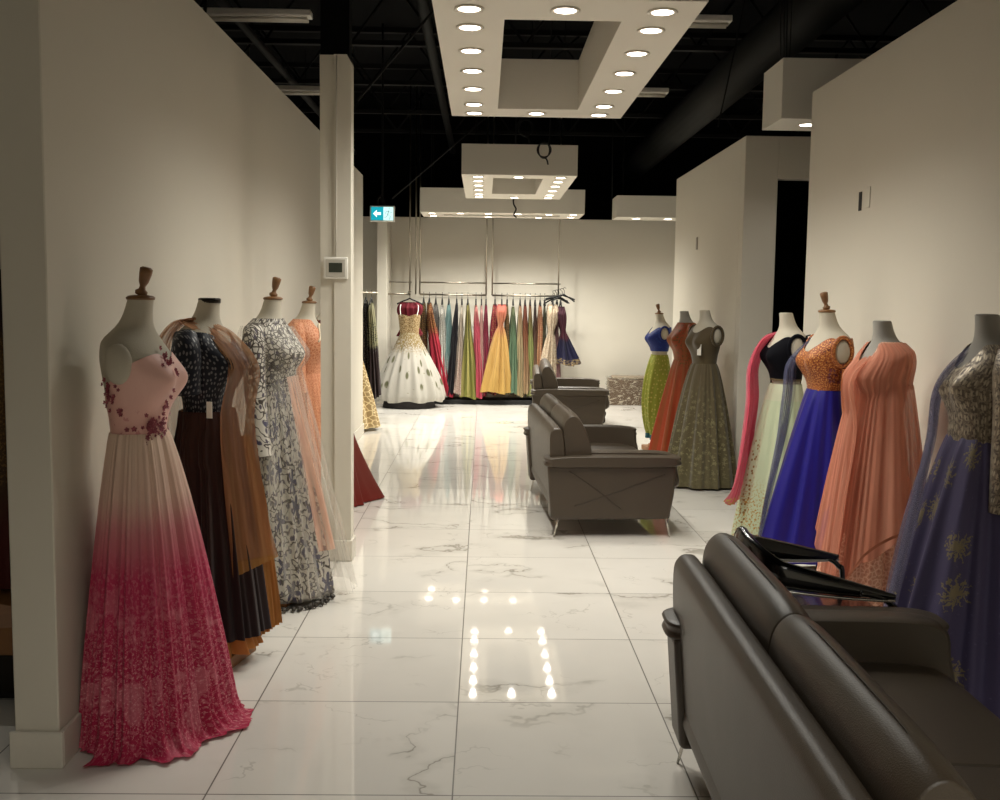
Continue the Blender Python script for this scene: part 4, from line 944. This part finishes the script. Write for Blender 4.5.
def sofa(label, loc, rz, Ln):
    t = thing('leather_sofa', label, 'sofa', loc, rz); Lm = M['leather']; AW = .2
    # rear shell: slim upholstered panel leaning back
    shell = roundloop([(.03, .15), (-.005, .45), (-.015, .68), (.0, .742), (.035, .757), (.07, .735), (.09, .6), (.10, .4), (.10, .15)], 40)
    loftprof('back_shell', Lm, t, shell, .03, Ln-.03, .03, 8)
    loftprof('seat_base', Lm, t, roundloop([(.06, .14), (.06, .30), (.5, .31), (.84, .30), (.86, .22), (.83, .14), (.5, .135)], 30), AW*.8, Ln-AW*.8, .0, 4)
    half = (Ln-2*AW+.30)/2
    puff = roundloop([(.10, .42), (.085, .60), (.072, .73), (.088, .81), (.135, .85), (.19, .825), (.245, .73), (.285, .6), (.285, .48), (.22, .40)], 44)
    for k in range(2):
        y0 = AW-.15+half*k
        c = loftprof('back_cushion', Lm, t, puff, y0+.003, y0+half-.003, .10, 6, 24)
        # piping seam along the top
        ys = [y0+.02+(half-.04)*q/12 for q in range(13)]
        G().tube([(.137, y, .8535-.045*abs(2*q/12-1)**6) for q, y in enumerate(ys)], .0022, 6).build('seam', M['stitch'], c)
        s0 = AW+(Ln-2*AW)/2*k
        loftprof('seat_cushion', Lm, t, roundloop([(.28, .30), (.26, .38), (.35, .435), (.6, .445), (.82, .43), (.875, .38), (.86, .31), (.6, .295)], 34), s0+.004, s0+(Ln-2*AW)/2-.004, .06, 8)
    for side in (0, 1):
        y0 = 0 if side == 0 else Ln-AW; y1 = y0+AW
        V = []; prof = [(.0, .12), (-.03, .50), (.86, .50), (.85, .30), (.82, .125)]
        yo, yi = (y0+.012, y1) if side == 0 else (y1-.012, y0)
        g = G(); n = len(prof)
        g.add([(x, yo, z) for x, z in prof]+[(x, yi, z) for x, z in prof], [tuple(range(n)) if side == 0 else tuple(range(n))[::-1], tuple(range(n, 2*n))[::-1] if side == 0 else tuple(range(n, 2*n))] + [((i, n+i, n+(i+1) % n, (i+1) % n) if side == 0 else (i, (i+1) % n, n+(i+1) % n, n+i)) for i in range(n)])
        a = g.build('armrest', Lm, t, bevel=.02, seg=4)
        # pad: rounded slab overhanging
        pad = [(-.03, .488), (-.042, .52), (-.03, .552), (.2, .565), (.6, .565), (.87, .56), (.892, .53), (.875, .495), (.6, .488), (.2, .488)]
        ext = (-.02, .0) if side == 0 else (0, .02)
        loftprof('arm_pad', Lm, a, roundloop(pad, 44), y0+ext[0], y1+ext[1], .10, 4, 14)
        yb, ye = (y0+.09, y1+.02) if side == 0 else (y0-.02, y1-.09)
        loftprof('arm_cushion', Lm, a, roundloop([(.12, .32), (.12, .52), (.16, .578), (.45, .585), (.78, .58), (.87, .545), (.89, .46), (.875, .32), (.5, .31)], 44), yb, ye, .07, 3, 14)
        # stitched cross seams on the outside panel
        yy = y0+.009 if side == 0 else y1-.009
        for pts in ([(.12, .46), (.30, .34), (.48, .20)], [(.16, .22), (.40, .30), (.78, .44)]):
            G().tube([(x, yy, z) for x, z in smoothpts([(p[0], p[1]) for p in pts], 10)], .0022, 5).build('seam', M['stitch'], a)
        for fx, lx in ((.05, -.02), (.80, .02)):
            ly = y0+.03 if side == 0 else y1-.03
            G().tube([(fx, ly, .15), (fx+lx*.3, ly, .09), (fx+lx*1.4, ly, 0)], [.016, .012, .008], 8, flat=.6).build('leg', M['chrome'], t)
    return t
S1 = sofa('taupe leather sofa seen from behind in the near right corner', (.625, 1.60, 0), radians(-1.5), 1.97)
S2 = sofa('taupe leather sofa in the middle of the aisle', (.475, 7.04, 0), radians(2.6), 1.8)
S3 = sofa('taupe leather sofa farthest back, near the gown rail', (.62, 12.5, 0), radians(-2.2), 1.8)

# ------------------------------------------------------------------ black barrel chair
t = thing('barrel_chair', 'glossy black curved back chair with chrome trim behind the near sofa', 'chair', (1.275, 3.88, 0))
g = G(); n = 40
def arc(u):  # u -1..1 along the U, opening to +x
    a = pi/2+ (1+u)*pi/2   # from +y side tip round the back to -y tip
    if abs(u) > .55:
        k = (abs(u)-.55)/.45; s = 1 if u < 0 else -1
        a0 = pi/2+(1-.55)*pi/2 if u < 0 else pi/2+(1+.55)*pi/2
        x0, y0 = .27*cos(a0), .285*sin(a0); return Vector((x0+k*.37, y0*(1-k)+s*.285*k, 0)), k
    return Vector((.27*cos(a), .285*sin(a), 0)), 0
def P(i, j):
    u = -1+2*i/80; p, k = arc(u); tz = .775-.175*abs(u)**1.3
    h = .105*(1-abs(u)**2.4)+.02; v = 2*pi*j/12
    d = Vector((p.x-.0, p.y, 0)).normalized(); th = .016+.012*(1-abs(u))
    q = Vector((p.x-.02, p.y, tz-h/2))+d*th*cos(v)+Vector((0, 0, h/2*sin(v))); return q, (u, v)
g.grid(P, 80, 12); g.build('curved_back', M['black_gloss'], t)
tr = []
for i in range(61):
    u = -1+2*i/60; p, k = arc(u); h = .105*(1-abs(u)**2.4)+.02; d = Vector((p.x, p.y, 0)).normalized()
    tr.append(Vector((p.x-.02, p.y, .775-.175*abs(u)**1.3-h-.004))+d*.012)
G().tube(tr, .006, 8).build('chrome_trim', M['chrome'], t)
g = G()
for q in tr[22:40]: g.lathe([(.001, -.006), (.006, 0), (.001, .006)], 8, q+Vector((q.x, q.y, 0)).normalized()*.012+Vector((0, 0, .018)))
g.build('stud_row', M['chrome'], t)
for s in (-1, 1):
    G().tube(smoothpts([(.06, s*.285, .60), (.13, s*.283, .585), (.175, s*.28, .555), (.192, s*.27, .49), (.195, s*.25, .0)], 22), .011, 10).build('front_leg', M['black_gloss'], t)
    G().tube(smoothpts([(-.2, s*.13, .60), (-.2, s*.15, .4), (-.24, s*.2, .0)], 14), .011, 10).build('rear_leg', M['black_gloss'], t)
loftprof('seat', M['black_gloss'], t, roundloop([(-.22, .40), (-.23, .45), (0, .475), (.22, .46), (.25, .43), (.2, .395)], 24), -.23, .23, .1, 4)
